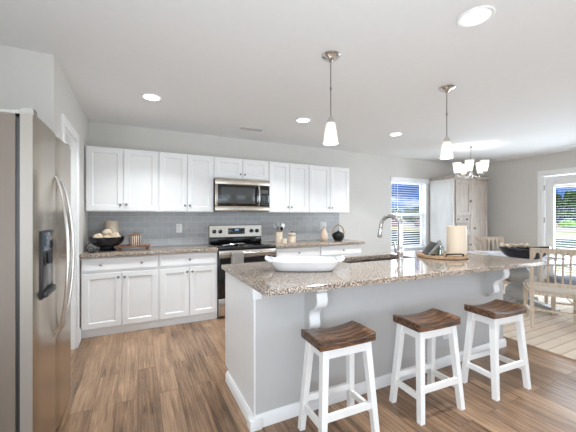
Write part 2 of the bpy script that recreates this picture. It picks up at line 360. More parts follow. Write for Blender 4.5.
# window in the back wall: casing, two sashes, glass, blind
w = struct(thing('window_1', 'white double hung window in the back wall', 'window', (0, YB, 0)))
b = B(); jd = .16
b.box(WX0, WX0 + .03, .02, jd, WZ0, WZ1); b.box(WX1 - .03, WX1, .02, jd, WZ0, WZ1); b.box(WX0, WX1, .02, jd, WZ1 - .03, WZ1); b.box(WX0, WX1, .02, jd, WZ0, WZ0 + .03); b.done('window_frame', TRIM, w, 0)
ZM = 1.375
for z0, z1, y in ((WZ0 + .03, ZM + .045, .085), (ZM - .035, WZ1 - .03, .115)):
    b = B(); x0, x1 = WX0 + .03, WX1 - .03
    b.box(x0, x0 + .05, y, y + .03, z0, z1); b.box(x1 - .05, x1, y, y + .03, z0, z1); b.box(x0 + .05, x1 - .05, y, y + .03, z0, z0 + .05); b.box(x0 + .05, x1 - .05, y, y + .03, z1 - .075, z1); sa = b.done('sash', TRIM, w, 0)
    B().box(x0 + .05, x1 - .05, y + .013, y + .017, z0 + .05, z1 - .05).done('pane', GLASS, sa, 0)
B().box(WX0 - .05, WX1 + .05, -.035, .02, WZ0 - .03, WZ0, .004).done('window_sill', TRIM, w)
t = thing('window_blind', 'white horizontal slat blind hung inside the back wall window', 'blind', (0, YB, 0))
b = B(); z = WZ0 + .06
while z < WZ1 - .08:
    b.box(WX0 + .008, WX1 - .008, -.024, .024, -.002, .002, 0, Matrix.Translation((0, .032, z)) @ Matrix.Rotation(math.radians(11), 4, 'X')); z += .0485
b.done('slats', BLIND, t, 0)
B().box(WX0 - .02, WX1 + .02, -.03, .058, WZ1 - .075, WZ1 + .012, .006).done('valance', BLIND, t)
B().box(WX0 + .008, WX1 - .008, .01, .056, WZ0 + .004, WZ0 + .03, .004).done('bottom_rail', BLIND, t)
b = B()
for x in (WX0 + .19, WX1 - .19): b.box(x - .004, x + .004, .006, .008, WZ0 + .03, WZ1 - .08)
b.done('ladder_tape', BLIND, t, 0)
B().tube([(WX0 + .1, -.004, WZ1 - .08), (WX0 + .1, -.004, 1.42)], .0025, 6).done('tilt_wand', BLIND, t)

# patio door in the right wall
d = struct(thing('door_1', 'white glazed patio door in the right wall', 'door', (XR, 0, 0)))
b = B(); cw = .09
b.box(-.02, 0, DY1, DY1 + cw, 0, DZ1 + cw, .004); b.box(-.02, 0, DY0 - cw, DY0, 0, DZ1 + cw, .004); b.box(-.02, 0, DY0, DY1, DZ1, DZ1 + cw, .004); b.done('casing', TRIM, d)
b = B(); b.box(0, .14, DY1 - .02, DY1, 0, DZ1); b.box(0, .14, DY0, DY0 + .02, 0, DZ1); b.box(0, .14, DY0 + .02, DY1 - .02, DZ1 - .02, DZ1); b.done('jamb', TRIM, d, 0)
gy0, gy1, gz0, gz1 = DY0 + .15, DY1 - .165, .22, 1.945
b = B(); b.box(.015, .06, gy1, DY1 - .026, .01, DZ1 - .026, .003); b.box(.015, .06, DY0 + .026, gy0, .01, DZ1 - .026, .003); b.box(.015, .06, gy0, gy1, gz1, DZ1 - .026, .003); b.box(.015, .06, gy0, gy1, .01, gz0, .003); sl = b.done('door_slab', TRIM, d)
B().box(.047, .052, gy0, gy1, gz0, gz1).done('pane', GLASS, sl, 0)
b = B(); b.lathe([(0, 0), (.03, 0), (.03, .01), (.012, .012), (.012, .05), (.03, .055), (.03, .08), (0, .085)], (0, 0, 0), 16, Matrix.Translation((.015, DY0 + .085, 1.0)) @ Matrix.Rotation(-PI / 2, 4, 'Y')); b.done('door_knob', NICKEL, sl)
for z in (.3, 1.22, 1.86): B().tube([(-.004, DY1 - .02, z), (-.004, DY1 - .02, z + .1)], .009, 10).done('hinge', NICKEL, d)
t = thing('door_blind', 'narrow white slat blind on the glass of the patio door', 'blind', (XR, 0, 0))
b = B(); z = gz0 + .05
while z < gz1 - .05: b.box(-.0125, .0125, gy0 + .01, gy1 - .01, -.0013, .0013, 0, Matrix.Translation((.0295, 0, z)) @ Matrix.Rotation(math.radians(-3), 4, 'Y')); z += .047
b.done('slats', BLIND, t, 0)
B().box(.012, .044, gy0 + .004, gy1 - .004, gz1 - .045, gz1 - .003, .004).done('headrail', BLIND, t)
B().box(.016, .042, gy0 + .01, gy1 - .01, gz0 + .006, gz0 + .028, .004).done('bottom_rail', BLIND, t)

# pantry door in the left wall
d = struct(thing('door_2', 'white pantry door between the refrigerator and the cabinets', 'door', (XL, 0, 0)))
b = B(); cw = .08
b.box(0, .02, LD0 - cw, LD0, 0, LDZ + cw, .004); b.box(0, .02, LD1, LD1 + cw, 0, LDZ + cw, .004); b.box(0, .02, LD0, LD1, LDZ, LDZ + cw, .004); b.done('casing', TRIM, d)
b = B(); b.box(-.12, 0, LD0, LD0 + .018, 0, LDZ); b.box(-.12, 0, LD1 - .018, LD1, 0, LDZ); b.box(-.12, 0, LD0 + .018, LD1 - .018, LDZ - .018, LDZ); b.done('jamb', TRIM, d, 0)
Mx = Matrix.Translation((-.06, 0, 0)) @ Matrix.Rotation(PI / 2, 4, 'Z')      # local (x, y) -> (-y, x): front -Y becomes +X
b = B(); m0, m1 = LD0 + .021, LD1 - .021
b.panel(m0, m1, 1.0, LDZ - .022, 0, .035, .1, .012, Mx); b.panel(m0, m1, .01, .998, 0, .035, .1, .012, Mx); sl = b.done('door_slab', TRIM, d)
b = B(); b.lathe([(0, 0), (.028, 0), (.028, .008), (.011, .012), (.011, .035), (.027, .042), (.027, .06), (0, .066)], (0, 0, 0), 16, Matrix.Translation((-.06, m0 + .06, .96)) @ Matrix.Rotation(PI / 2, 4, 'Y')); b.done('door_knob', NICKEL, sl)

# ================================================================== cabinets
KN = [(0, 0), (.006, 0), (.006, .012), (.014, .017), (.015, .023), (.010, .028), (0, .029)]
def knob(x, y, z, parent, m=NICKEL):
    return B().lathe(KN, (0, 0, 0), 14, Matrix.Translation((x, y, z)) @ Matrix.Rotation(PI / 2, 4, 'X')).done('knob', m, parent)
def cabinet(name, label, group, x0, x1, yf, yb, z0, z1, doors=(), drawers=(), toe=0, ends=0):
    t = thing(name, label, 'cabinet', ((x0 + x1) / 2, yb, 0), 0, group); ox = (x0 + x1) / 2
    X = lambda x: x - ox
    F = yf - yb                                     # front of the carcass in local Y
    b = B(); b.box(X(x0 + .0008), X(x1 - .0008), F, -.001, z0 + toe, z1)
    b.done('body', CAB, t, 0)
    if toe: B().box(X(x0 + .0008), X(x1 - .0008), F + .012, F + .03, z0 + .001, z0 + toe).done('toe_kick', CAB, t, 0)
    for dx0, dx1, dz0, dz1, kx, kz in doors:
        d = B().panel(X(dx0), X(dx1), dz0, dz1, F - .02, .0195, .058, .01).done('door', CAB, t)
        knob(X(kx), F - .02, kz, d)
    for dx0, dx1, dz0, dz1, kxs in drawers:
        d = B().panel(X(dx0), X(dx1), dz0, dz1, F - .02, .0195, .012, .004).done('drawer', CAB, t)
        for kx in kxs: knob(X(kx), F - .02, (dz0 + dz1) / 2, d)
    return t
def two_doors(x0, x1, z0, z1, kz, g=.008, s=.012):
    m = (x0 + x1) / 2
    return [(x0 + s, m - g / 2, z0, z1, m - .032, kz), (m + g / 2, x1 - s, z0, z1, m + .032, kz)]
UY, LY = 4.29, 3.975
UG = 'white wall cabinets along the back wall'; LG = 'white base cabinets along the back wall'
UZ0, UZ1 = 1.405, 2.19
for x0, x1, lab in ((-.56, .238, 'white two-door wall cabinet above the dark bowl of rope balls'), (.238, .955, 'white two-door wall cabinet touching the left side of the microwave'),
                    (1.79, 2.50, 'white two-door wall cabinet touching the right side of the microwave'), (2.50, 3.33, 'white two-door wall cabinet at the right end of the row, beside bare wall')):
    cabinet('wall_cabinet', lab, UG, x0, x1, UY, YB, UZ0, UZ1, two_doors(x0, x1, UZ0 + .012, UZ1 - .012, UZ0 + .085))
cabinet('wall_cabinet', 'short white two-door wall cabinet directly above the microwave', UG, .955, 1.79, UY, YB, 1.885, UZ1, two_doors(.955, 1.79, 1.897, UZ1 - .012, 1.955))
def base(x0, x1, lab, kn):
    cabinet('base_cabinet', lab, LG, x0, x1, LY, YB - .013, 0, .888, two_doors(x0, x1, .098, .708, .655), [(x0 + .012, x1 - .012, .738, .876, kn)], .085)
base(-.56, .225, 'white base cabinet beside the pantry door, wide drawer with two knobs over two doors', (-.37, .04))
base(.225, .935, 'white base cabinet at the left side of the range, one drawer over two doors', (.58,))
base(1.765, 2.52, 'white base cabinet at the right side of the range, behind the white dish', (2.14,))
base(2.52, 3.33, 'white base cabinet at the right end of the back worktop, beside bare wall', (2.95,))
tag(B().box(-.568, .937, 3.93, YB - .013, .8885, .93, .004).done('countertop', GRAN), 'speckled granite worktop with the dark bowl, at the left of the range', 'countertop')
tag(B().box(1.763, 3.375, 3.93, YB - .013, .8885, .93, .004).done('countertop', GRAN), 'speckled granite worktop with crock and vase, at the right of the range', 'countertop')

# ------------------------------------------------------------------ range
RX0, RX1 = .942, 1.758
t = thing('range', 'stainless steel electric range with black glass oven door between the base cabinets', 'stove', ((RX0 + RX1) / 2, 4.0, 0)); hw = (RX1 - RX0) / 2
B().box(-hw, hw, -.02, .57, .02, .905).done('body', DARK, t, 0)
for sx in (-1, 1):
    for y in (.03, .53): B().lathe([(.018, .0005), (.018, .022)], (sx * (hw - .05), y, 0), 10).done('foot', DARK, t)
b = B(); b.box(-hw, hw, -.075, .52, .905, .938, .006); b.done('cooktop', BGLASS, t)
for x, y, r in ((-.2, .08, .105), (.2, .08, .085), (-.2, .36, .075), (.2, .36, .105)):
    B().lathe([(r, .9382), (r, .9386), (r - .004, .9386), (r - .004, .9382)], (x, y, 0), 32).done('burner_ring', DARK, t)
b = B(); b.box(-hw, hw, .50, .58, .938, 1.035, .004); b.done('backguard_lower', BLACK, t)
bg = B().prism([(.49, 1.035), (.50, 1.205), (.52, 1.215), (.58, 1.215), (.58, 1.035)], -hw, hw, 'x').done('backguard', STEEL, t)
B().box(-.13, .13, .484, .496, 1.075, 1.165, .002).done('display_panel', BGLASS, bg)
b = B()
for i, seg in enumerate((-.02, -.008, .008, .02)): b.box(seg - .004, seg + .004, .4825, .4838, 1.13, 1.15)
b.done('clock_digits', DISP, bg, 0)
b = B()
for i in range(6):
    for z in (1.09, 1.11): b.box(-.11 + i * .04, -.092 + i * .04, .4825, .4838, z, z + .008)
b.done('touch_keys', mat('grey_print', (120, 122, 124), .4), bg, 0)
for x in (-.34, -.25, .24, .33):
    B().lathe([(.03, 0), (.03, .008), (.024, .012), (.022, .034), (.0, .036)], (0, 0, 0), 18, Matrix.Translation((x, .492, 1.12)) @ Matrix.Rotation(PI / 2, 4, 'X')).done('control_knob', BLACK, bg)
od = B().box(-hw + .003, hw - .003, -.07, -.022, .275, .898, .004).done('oven_door', BGLASS, t)
B().box(-hw + .003, hw - .003, -.074, -.0705, .80, .892, .001).done('door_trim', STEEL, od)
b = B(); b.tube([(-hw + .05, -.115, .852), (hw - .05, -.115, .852)], .014, 12)
for sx in (-1, 1): b.box(sx * (hw - .06) - .012, sx * (hw - .06) + .012, -.115, -.072, .842, .862, .003)
b.done('handle', STEELH, od)
B().box(-hw + .003, hw - .003, -.07, -.022, .035, .265, .004).done('storage_drawer', STEELH, t)
# towel over the oven handle
b = B(); pts = []
for k in range(13):
    a = PI * k / 12; pts.append((-.115 + .0195 * math.cos(PI - a) * -1, .852 + .0195 * math.sin(a)))
front = [(-.1345 - .001 * k, .852 - .028 * k) for k in range(11)]
backp = [(-.0955, .852 - .028 * k) for k in range(8)]
path = front[::-1] + [(-.115 - .0195 * math.cos(PI * k / 10), .852 + .0195 * math.sin(PI * k / 10)) for k in range(1, 10)] + backp
n = 14; vs, fs = [], []
for (y, z) in path:
    for i in range(n + 1):
        x = -.255 + .165 * i / n; vs.append((x, y - (.004 * math.sin(i * 1.3) if z < .8 else 0), z))
for a in range(len(path) - 1):
    for i in range(n): fs.append((a * (n + 1) + i, a * (n + 1) + i + 1, (a + 1) * (n + 1) + i + 1, (a + 1) * (n + 1) + i))
b.add(vs, fs); tw = b.done('dish_towel', TOWEL, None, 60, ((RX0 + RX1) / 2, 4.0, 0)); so = tw.modifiers.new('thick', 'SOLIDIFY'); so.thickness = .004; so.offset = 0
tag(tw, 'grey striped dish towel hanging over the oven handle', 'towel')
# spoon rest on the cooktop
t = thing('spoon_rest', 'silver spoon rest with a long handle lying on the black cooktop', 'spoon rest', (1.27, 4.06, .9387), .15)
B().lathe([(0, .002), (.05, .002), (.062, .018), (.066, .03), (.063, .031), (.056, .018), (.045, .006), (0, .006)], (0, 0, 0), 24, None, 1.15, .85).done('bowl', CHROME, t)
B().tube([(-.06, 0, .024), (-.13, 0, .026), (-.22, .01, .02), (-.25, .01, .013)], [.009, .008, .01, .006], 8, None, .5).done('handle', CHROME, t)

# ------------------------------------------------------------------ microwave (hangs under the short wall cabinet)
MX0, MX1, MZ0, MZ1 = .962, 1.783, 1.415, 1.882
t = thing('microwave', 'stainless steel microwave mounted above the range', 'microwave', ((MX0 + MX1) / 2, 4.22, 0)); hw = (MX1 - MX0) / 2
B().box(-hw, hw, .03, .375, MZ0, MZ1, .003).done('body', DARK, t)
B().box(-hw, hw, -.005, .03, MZ1 - .082, MZ1 - .002, .003).done('top_band', STEEL, t)
B().box(-hw, hw, -.005, .03, MZ0 + .005, MZ0 + .075, .003).done('bottom_band', STEEL, t)
b = B()
for i in range(9): b.box(-hw + .06 + i * .075, -hw + .12 + i * .075, .05, .3, MZ0 - .003, MZ0 - .0005)
b.done('underside_filter', STEEL, t, 0)
b = B(); b.box(-hw, -hw + .035, -.005, .03, MZ0 + .075, MZ1 - .082, .002); b.done('side_band', STEEL, t)
md = B().box(-hw + .035, hw - .155, -.004, .03, MZ0 + .077, MZ1 - .084, .003).done('door', BGLASS, t)
B().box(-hw + .085, hw - .235, -.0062, -.0045, MZ0 + .115, MZ1 - .125, .0006).done('window', MWGLASS, md)
hx = hw - .185
B().tube([(hx, -.004, MZ0 + .085), (hx, -.035, MZ0 + .10), (hx, -.05, MZ0 + .15), (hx, -.054, MZ0 + .23), (hx, -.05, MZ0 + .31), (hx, -.035, MZ0 + .36), (hx, -.004, MZ0 + .375)], .013, 10).done('handle', STEELH, md)
cp = B().box(hw - .153, hw - .004, -.004, .03, MZ0 + .077, MZ1 - .084, .003).done('control_panel', BGLASS, t)
b = B()
for i in range(3):
    for j in range(5): b.box(hw - .13 + i * .038, hw - .104 + i * .038, -.0055, -.0042, MZ0 + .1 + j * .03, MZ0 + .117 + j * .03)
b.done('keys', mat('grey_keys', (70, 72, 74), .4), cp, 0)
B().box(hw - .13, hw - .03, -.0055, -.0042, MZ0 + .27, MZ0 + .32).done('clock', MWGLASS, cp, 0)

# ------------------------------------------------------------------ refrigerator, doors facing +X
FX, FY0, FY1, FZ = -.435, 1.82, 2.715, 1.832
t = thing('refrigerator', 'tall stainless side-by-side refrigerator in the niche before the pantry door', 'refrigerator', (FX, FY0, 0)); wd = FY1 - FY0
B().box(-.80, -.075, .004, wd - .004, .03, FZ - .012, .006).done('body', SIDE, t)
B().box(-.78, -.085, .02, wd - .02, .001, .03).done('base_grille', DARK, t, 0)
B().box(-.0748, -.0595, .012, wd - .012, .05, FZ - .02).done('gasket', DARK, t, 0)
sp = .445
EDGE = mat('door_edge_grey', (150, 142, 133), .4, .3)
def fridge_door(y0, y1):
    b = B(); n = 10; poly = [(-.059, y0)]
    for i in range(n + 1):
        u = i / n; poly.append((-.012 + .012 * (1 - (2 * u - 1) ** 4) ** .5 if 0 < u < 1 else -.012, y0 + (y1 - y0) * u))
    poly.append((-.059, y1)); b.prism(poly, .055, FZ, 'z'); o = b.done('door', [STEEL, EDGE], t)
    for p in o.data.polygons:
        if abs(p.normal.y) > .9: p.material_index = 1
    return o
dl = fridge_door(0, sp - .003); dr = fridge_door(sp + .003, wd)
for dd, y, q in ((dl, sp - .06, -1), (dr, sp + .06, 1)):
    pts = [(.0, y, .64)] + [(.012 + .052 * math.sin(PI * k / 12) ** .7, y + q * .022 * math.sin(PI * k / 12), .66 + .90 * k / 12) for k in range(13)] + [(.0, y, 1.58)]
    B().tube(pts, .009, 10).done('handle', STEELH, dd)
y0, y1 = .075, .292
ds = B().box(-.004, .0075, y0, y1, .93, 1.275, .004).done('dispenser', DARK, dl)
b = B(); b.box(.006, .009, y0 + .014, y1 - .014, 1.17, 1.262, .001); b.done('dispenser_panel', mat('blue_grey_panel', (74, 88, 104), .15, .3), ds)
b = B(); b.box(.006, .0085, y0 + .014, y1 - .014, .985, 1.16, .001); b.done('recess', BLACK, ds)
b = B(); b.box(.006, .024, y0 + .01, y1 - .01, .938, .968, .004); b.done('drip_tray', DARK, ds)
b = B(); b.tube([(.012, (y0 + y1) / 2, 1.16), (.016, (y0 + y1) / 2, 1.10)], [.016, .01], 10); b.done('spout', DARK, ds)
for y in (.05, wd - .05):
    B().prism([(-.16, FZ + .0005), (-.16, FZ + .012), (-.075, FZ + .016), (-.05, FZ + .034), (-.015, FZ + .034), (-.012, FZ + .0005)], y - .03, y + .03, 'y').done('hinge_cover', NICKEL, t)
B().box(-.78, -.08, .012, wd - .012, FZ - .0115, FZ - .002).done('top_panel', SIDE, t, 0)

# ------------------------------------------------------------------ island
IX0, IX1, IY0, IY1 = .660, 3.395, 1.82, 2.52
t = thing('kitchen_island', 'long pale grey island base with white trim standing in front of the range', 'kitchen island', (IX0, IY0, 0)); L_ = IX1 - IX0; D_ = IY1 - IY0
b = B(); nx0, nx1, ny0, ny1 = 1.66 - IX0, 2.54 - IX0, 2.145 - IY0, 2.495 - IY0        # the sink hangs in a pocket of the body
o4 = [(.012, 0), (L_, 0), (L_, D_), (.012, D_)]; i4 = [(nx0, ny0), (nx1, ny0), (nx1, ny1), (nx0, ny1)]
b.add([(x, y, .09) for x, y in o4] + [(x, y, .8945) for x, y in o4] + [(x, y, .8945) for x, y in i4] + [(x, y, .70) for x, y in i4],
      [(3, 2, 1, 0), (12, 13, 14, 15)] + [f for k in range(4) for j in [(k + 1) % 4] for f in ((k, j, 4 + j, 4 + k), (4 + k, 4 + j, 8 + j, 8 + k), (8 + k, 8 + j, 12 + j, 12 + k))])
b.box(.012, L_, 0, D_ - .09, .001, .09); b.done('body', ISL, t, 0)
ep = B().prism([(.0, .001), (D_ - .08, .001), (D_ - .08, .095), (D_, .095), (D_, .8945), (.0, .8945)], 0, .0118, 'x').done('end_panel', CAB, t, 0)
B().box(-.012, .05, -.014, .03, .82, .894, .002).done('corner_cap', CAB, t)
def base_run(p0, p1, n):
    p0, p1, n = Vector((*p0, 0)), Vector((*p1, 0)), Vector((*n, 0)); b = B(); pr = [(0, .001), (.020, .001), (.020, .058), (.013, .072), (.006, .082), (0, .082)]; k = len(pr)
    b.add([p0 + n * u + Vector((0, 0, v)) for u, v in pr] + [p1 + n * u + Vector((0, 0, v)) for u, v in pr], [tuple(range(k)), tuple(range(k, 2 * k))[::-1]] + [(i, (i + 1) % k, k + (i + 1) % k, k + i) for i in range(k)])
    return b.done('base_molding', TRIM, t)
B().box(-.034, .045, -.034, .04, .001, .066, .004).done('corner_plinth', TRIM, t)
base_run((-.018, -.0005), (L_ + .018, -.0005), (0, -1)); base_run((-.0005, -.018), (-.0005, D_ - .08), (-1, 0)); base_run((L_ + .0005, -.018), (L_ + .0005, D_ - .09), (1, 0))
def corbel(x):
    prof = [(0, .894), (-.205, .894), (-.205, .862), (-.195, .85)]          # (y, z): cap, scroll, hollow, lower scroll
    prof += [(-.198, .83), (-.205, .805), (-.198, .775), (-.178, .752), (-.150, .738), (-.120, .725), (-.100, .705), (-.088, .68), (-.090, .655), (-.098, .63), (-.095, .605), (-.078, .588), (-.055, .580), (-.045, .57), (-.030, .556), (0, .55)]
    prof = [(y * .84, z) for y, z in prof]
    c = B().prism(prof, x, x + .07, 'x').done('corbel', ISL, t, 50)
    front = [(y - .004, z) for y, z in prof[3:-2]]
    b = B(); xs0, xs1 = x - .004, x + .074
    vs = [(xx, y, z) for (y, z) in front for xx in (xs0, xs1)] + [(xx, y + .012, z) for (y, z) in front for xx in (xs0, xs1)]
    k = len(front); fs = []
    for i in range(k - 1):
        a = 2 * i; q = 2 * k
        fs += [(a, a + 1, a + 3, a + 2), (q + a, q + a + 2, q + a + 3, q + a + 1), (a, a + 2, q + a + 2, q + a), (a + 1, q + a + 1, q + a + 3, a + 3)]
    fs += [(0, 2 * k, 2 * k + 1, 1), (2 * k - 2, 2 * k - 1, 4 * k - 1, 4 * k - 2)]
    b.add(vs, fs); b.done('scroll_face', TRIM, c, 60)
    B().box(x - .008, x + .078, -.18, -.0005, .868, .894, .003).done('cap', TRIM, c)
corbel(1.03 - IX0); corbel(3.10 - IX0)
def outlet(x, y, z, label, gang=1):
    o = thing('wall_outlet', label, 'outlet', (x, y, z)); w_ = .04 + .023 * (gang - 1)
    B().box(-w_, w_, -.006, -.0005, -.062, .062, .003).done('plate', TRIM, o)
    for g in range(gang):
        cx = (g - (gang - 1) / 2) * .046
        for zz in (-.026, .026): B().box(cx - .015, cx + .015, -.008, -.0055, zz - .017, zz + .017, .004).done('socket', mat('socket_white', (222, 222, 220), .4), o)
outlet(2.50, IY0, .30, 'white outlet plate low on the island front behind the middle stool')
outlet(.53, YB - .012, 1.175, 'white outlet plate on the tile left of the range')
outlet(2.98, YB - .012, 1.185, 'white outlet plate on the tile behind the beige vase', 2)

# island worktop with sink cut-out
CX0, CX1, CY0, CY1, CZ0, CZ1 = .645, 3.72, 1.585, 2.595, .895, .93
SX0, SX1, SY0, SY1 = 1.68, 2.52, 2.165, 2.475
b = B(); ch = .004
def slab_hole():
    o = [(CX0, CY0), (3.42, 1.46), (3.36, CY1), (CX0, CY1)]; i = [(SX0, SY0), (SX1, SY0), (SX1, SY1), (SX0, SY1)]
    oi = [(CX0 + ch, CY0 + ch), (3.42 - ch, 1.46 + ch), (3.36 - ch, CY1 - ch), (CX0 + ch, CY1 - ch)]
    vs = [(x, y, CZ0) for x, y in o] + [(x, y, CZ1 - ch) for x, y in o] + [(x, y, CZ1) for x, y in oi] + [(x, y, CZ1) for x, y in i] + [(x, y, CZ0) for x, y in i]
    fs = []
    for k in range(4):
        j = (k + 1) % 4
        fs += [(k, j, 4 + j, 4 + k), (4 + k, 4 + j, 8 + j, 8 + k), (8 + k, 8 + j, 12 + j, 12 + k), (12 + k, 12 + j, 16 + j, 16 + k), (16 + k, 16 + j, j, k)]
    b.add(vs, fs)
slab_hole()
tag(b.done('island_countertop', GRAN, None, 0), 'long polished speckled granite worktop on the island, cut out for the sink', 'countertop')
t = thing('kitchen_sink', 'stainless double-bowl sink set under the island worktop behind the faucet', 'sink', ((SX0 + SX1) / 2, (SY0 + SY1) / 2, .0)); hx, hy = (SX1 - SX0) / 2 - .001, (SY1 - SY0) / 2 - .001
b = B()
for x0, x1 in ((-hx, -.015), (.015, hx)):
    zb, zt = .72, .8945
    o = [(x0, -hy), (x1, -hy), (x1, hy), (x0, hy)]; q = [(x0 + .02, -hy + .02), (x1 - .02, -hy + .02), (x1 - .02, hy - .02), (x0 + .02, hy - .02)]; r_ = .002
    b.add([(x, y, zt) for x, y in o] + [(x, y, zb) for x, y in q], [(0, 4, 5, 1), (1, 5, 6, 2), (2, 6, 7, 3), (3, 7, 4, 0), (4, 7, 6, 5)])
b.box(-.015, .015, -hy, hy, .84, .885, .004)
b.done('bowl', steel('sink_steel', (128, 122, 116), .38), t)
for x in (-.2, .2): B().lathe([(.04, .721), (.04, .724), (.02, .722), (0, .722)], (x, 0, 0), 18).done('drain', CHROME, t)
# faucet on the stool side of the sink, spout arching over the bowl
t = thing('kitchen_faucet', 'tall chrome gooseneck faucet with pull-down head on the island worktop', 'faucet', (2.20, 2.07, .93))
B().lathe([(.034, .0005), (.034, .012), (.027, .02), (.025, .05), (.029, .06), (.029, .12), (.024, .13), (.023, .15), (.0195, .30), (0, .30)], (0, 0, 0), 24).done('body', CHROME, t)
pts = [(0, 0, .28), (0, 0, .325)] + [(-.026 * (1 - math.cos(a)), .097 * (1 - math.cos(a)), .325 + .095 * math.sin(a)) for a in [PI * k / 14 for k in range(1, 14)]] + [(-.052, .194, .325), (-.053, .200, .30)]
B().tube(pts, .019, 14).done('spout', CHROME, t)
B().tube([(-.053, .199, .305), (-.054, .205, .265), (-.055, .211, .22), (-.055, .213, .207)], [.018, .02, .024, .021], 16).done('spray_head', CHROME, t)
lv = B().tube([(0, 0, .09), (-.05, .012, .09)], .017, 12).done('lever_hub', CHROME, t)
B().tube([(-.045, .01, .09), (-.056, .012, .13), (-.062, .014, .185)], [.010, .008, .007], 10).done('lever', CHROME, lv)

# ------------------------------------------------------------------ stools
def make_stool():
    t = thing('bar_stool', 'x', 'stool', (0, 0, 0), 0, 'wood-topped stools along the island')
    b = B(); nx, ny = 20, 6; a, c = .198, .12; vs = []; fs = []     # saddle: dished along the long axis
    for top in (1, 0):
        for j in range(ny + 1):
            for i in range(nx + 1):
                u, v = 2 * i / nx - 1, 2 * j / ny - 1
                z = (.618 + .024 * u * u - .004 * v * v) if top else (.583 + .004 * u * u)
                vs.append((a * u, c * v, z))
    k = (nx + 1) * (ny + 1); I = lambda i, j, o=0: o + j * (nx + 1) + i
    for j in range(ny):
        for i in range(nx):
            fs += [(I(i, j), I(i + 1, j), I(i + 1, j + 1), I(i, j + 1)), (I(i, j, k), I(i, j + 1, k), I(i + 1, j + 1, k), I(i + 1, j, k))]
    for i in range(nx): fs += [(I(i, 0), I(i, 0, k), I(i + 1, 0, k), I(i + 1, 0)), (I(i, ny), I(i + 1, ny), I(i + 1, ny, k), I(i, ny, k))]
    for j in range(ny): fs += [(I(0, j), I(0, j + 1), I(0, j + 1, k), I(0, j, k)), (I(nx, j), I(nx, j, k), I(nx, j + 1, k), I(nx, j + 1))]
    b.add(vs, fs); bmesh.ops.recalc_face_normals(b.bm, faces=b.bm.faces[:])
    sh = [e for e in b.bm.edges if len(e.link_faces) == 2 and e.calc_face_angle() > 1.0]
    bmesh.ops.bevel(b.bm, geom=sh, offset=.005, segments=2, affect='EDGES', profile=.5)
    b.done('seat', STOOLW, t)
    top = lambda sx, sy: Vector((sx * .150, sy * .083, .5825)); bot = lambda sx, sy: Vector((sx * .190, sy * .128, .0008))
    def at(sx, sy, z): k = (z - .0008) / (.5825 - .0008); return bot(sx, sy).lerp(top(sx, sy), k)
    for sx in (-1, 1):
        for sy in (-1, 1):
            p, q = bot(sx, sy), top(sx, sy); w0, w1 = .018, .021
            B().hexa([p + Vector(d) * w0 for d in ((-1, -1, 0), (1, -1, 0), (1, 1, 0), (-1, 1, 0))], [q + Vector(d) * w1 for d in ((-1, -1, 0), (1, -1, 0), (1, 1, 0), (-1, 1, 0))]).done('leg', STOOLP, t, 0)
    def rail(a_, b_, h, th, name):
        d = (b_ - a_).normalized(); a_ = a_ + d * .016; b_ = b_ - d * .016; n = Vector((-d.y, d.x, 0)) * th
        z = Vector((0, 0, h)); B().hexa([a_ - n - z, b_ - n - z, b_ + n - z, a_ + n - z], [a_ - n + z, b_ - n + z, b_ + n + z, a_ + n + z]).done(name, STOOLP, t, 0)
    for sy in (-1, 1):
        rail(at(-1, sy, .553), at(1, sy, .553), .028, .010, 'apron'); rail(at(-1, sy, .20), at(1, sy, .20), .019, .011, 'stretcher')
    for sx in (-1, 1):
        rail(at(sx, -1, .553), at(sx, 1, .553), .028, .010, 'apron'); rail(at(sx, -1, .155), at(sx, 1, .155), .019, .011, 'stretcher')
    return t
st = make_stool(); st.location = (1.115, 1.548, 0); st.rotation_euler = (0, 0, -.03)
st['label'] = 'white stool with dark saddle seat in front of the left corbel, first of three'
dup(st, (1.845, 1.497, 0), -.05, 'white stool with dark saddle seat at the middle of the island')
dup(st, (2.555, 1.430, 0), -.06, 'white stool with dark saddle seat in front of the right corbel, by the rug')

# ------------------------------------------------------------------ things on the island
t = thing('serving_dish', 'white oblong ceramic serving dish with scrolled end handles on the island', 'dish', (1.165, 2.06, .9303), -.46)
def oval(a, c, z, n=48, p=3.2):
    o = []
    for i in range(n):
        th = 2 * PI * i / n; ct, sn = math.cos(th), math.sin(th)
        o.append((a * abs(ct) ** (2 / p) * (1 if ct >= 0 else -1), c * abs(sn) ** (2 / p) * (1 if sn >= 0 else -1), z))
    return o
def loft(b, rings):
    vs = [v for r in rings for v in r]; n = len(rings[0]); fs = []
    for k in range(len(rings) - 1):
        for i in range(n): j = (i + 1) % n; fs.append((k * n + i, k * n + j, (k + 1) * n + j, (k + 1) * n + i))
    fs += [tuple(range(n))[::-1], tuple(range((len(rings) - 1) * n, len(rings) * n))]
    return b.add(vs, fs)
b = B(); loft(b, [oval(.212, .09, 0), oval(.222, .10, .006), oval(.228, .107, .012), oval(.250, .130, .045), oval(.264, .143, .070), oval(.27, .148, .076), oval(.27, .148, .083), oval(.262, .141, .085), oval(.245, .126, .070), oval(.215, .10, .022), oval(.19, .08, .014)])
b.done('bowl', WHITE, t)
for sx in (-1, 1):
    b = B(); pts = [(sx * .255, -.085, .080), (sx * .280, -.07, .088), (sx * .294, -.04, .094), (sx * .288, -.012, .086), (sx * .296, .018, .094), (sx * .284, .055, .084), (sx * .255, .085, .080)]
    b.tube(pts, [.011, .013, .015, .013, .015, .013, .011], 10); b.prism([(sx * .25, -.08), (sx * .285, -.045), (sx * .285, .045), (sx * .25, .08)], .074, .092, 'z'); b.done('handle', WHITE, t)
t = thing('round_tray', 'round light wooden tray with black iron handle on the island', 'tray', (2.80, 2.085, .9303))
b = B(); b.lathe([(0, 0), (.225, 0), (.24, .006), (.24, .03), (.235, .033), (.228, .03), (.222, .016), (0, .016)], (0, 0, 0), 48); b.done('tray_body', TRAYW, t)
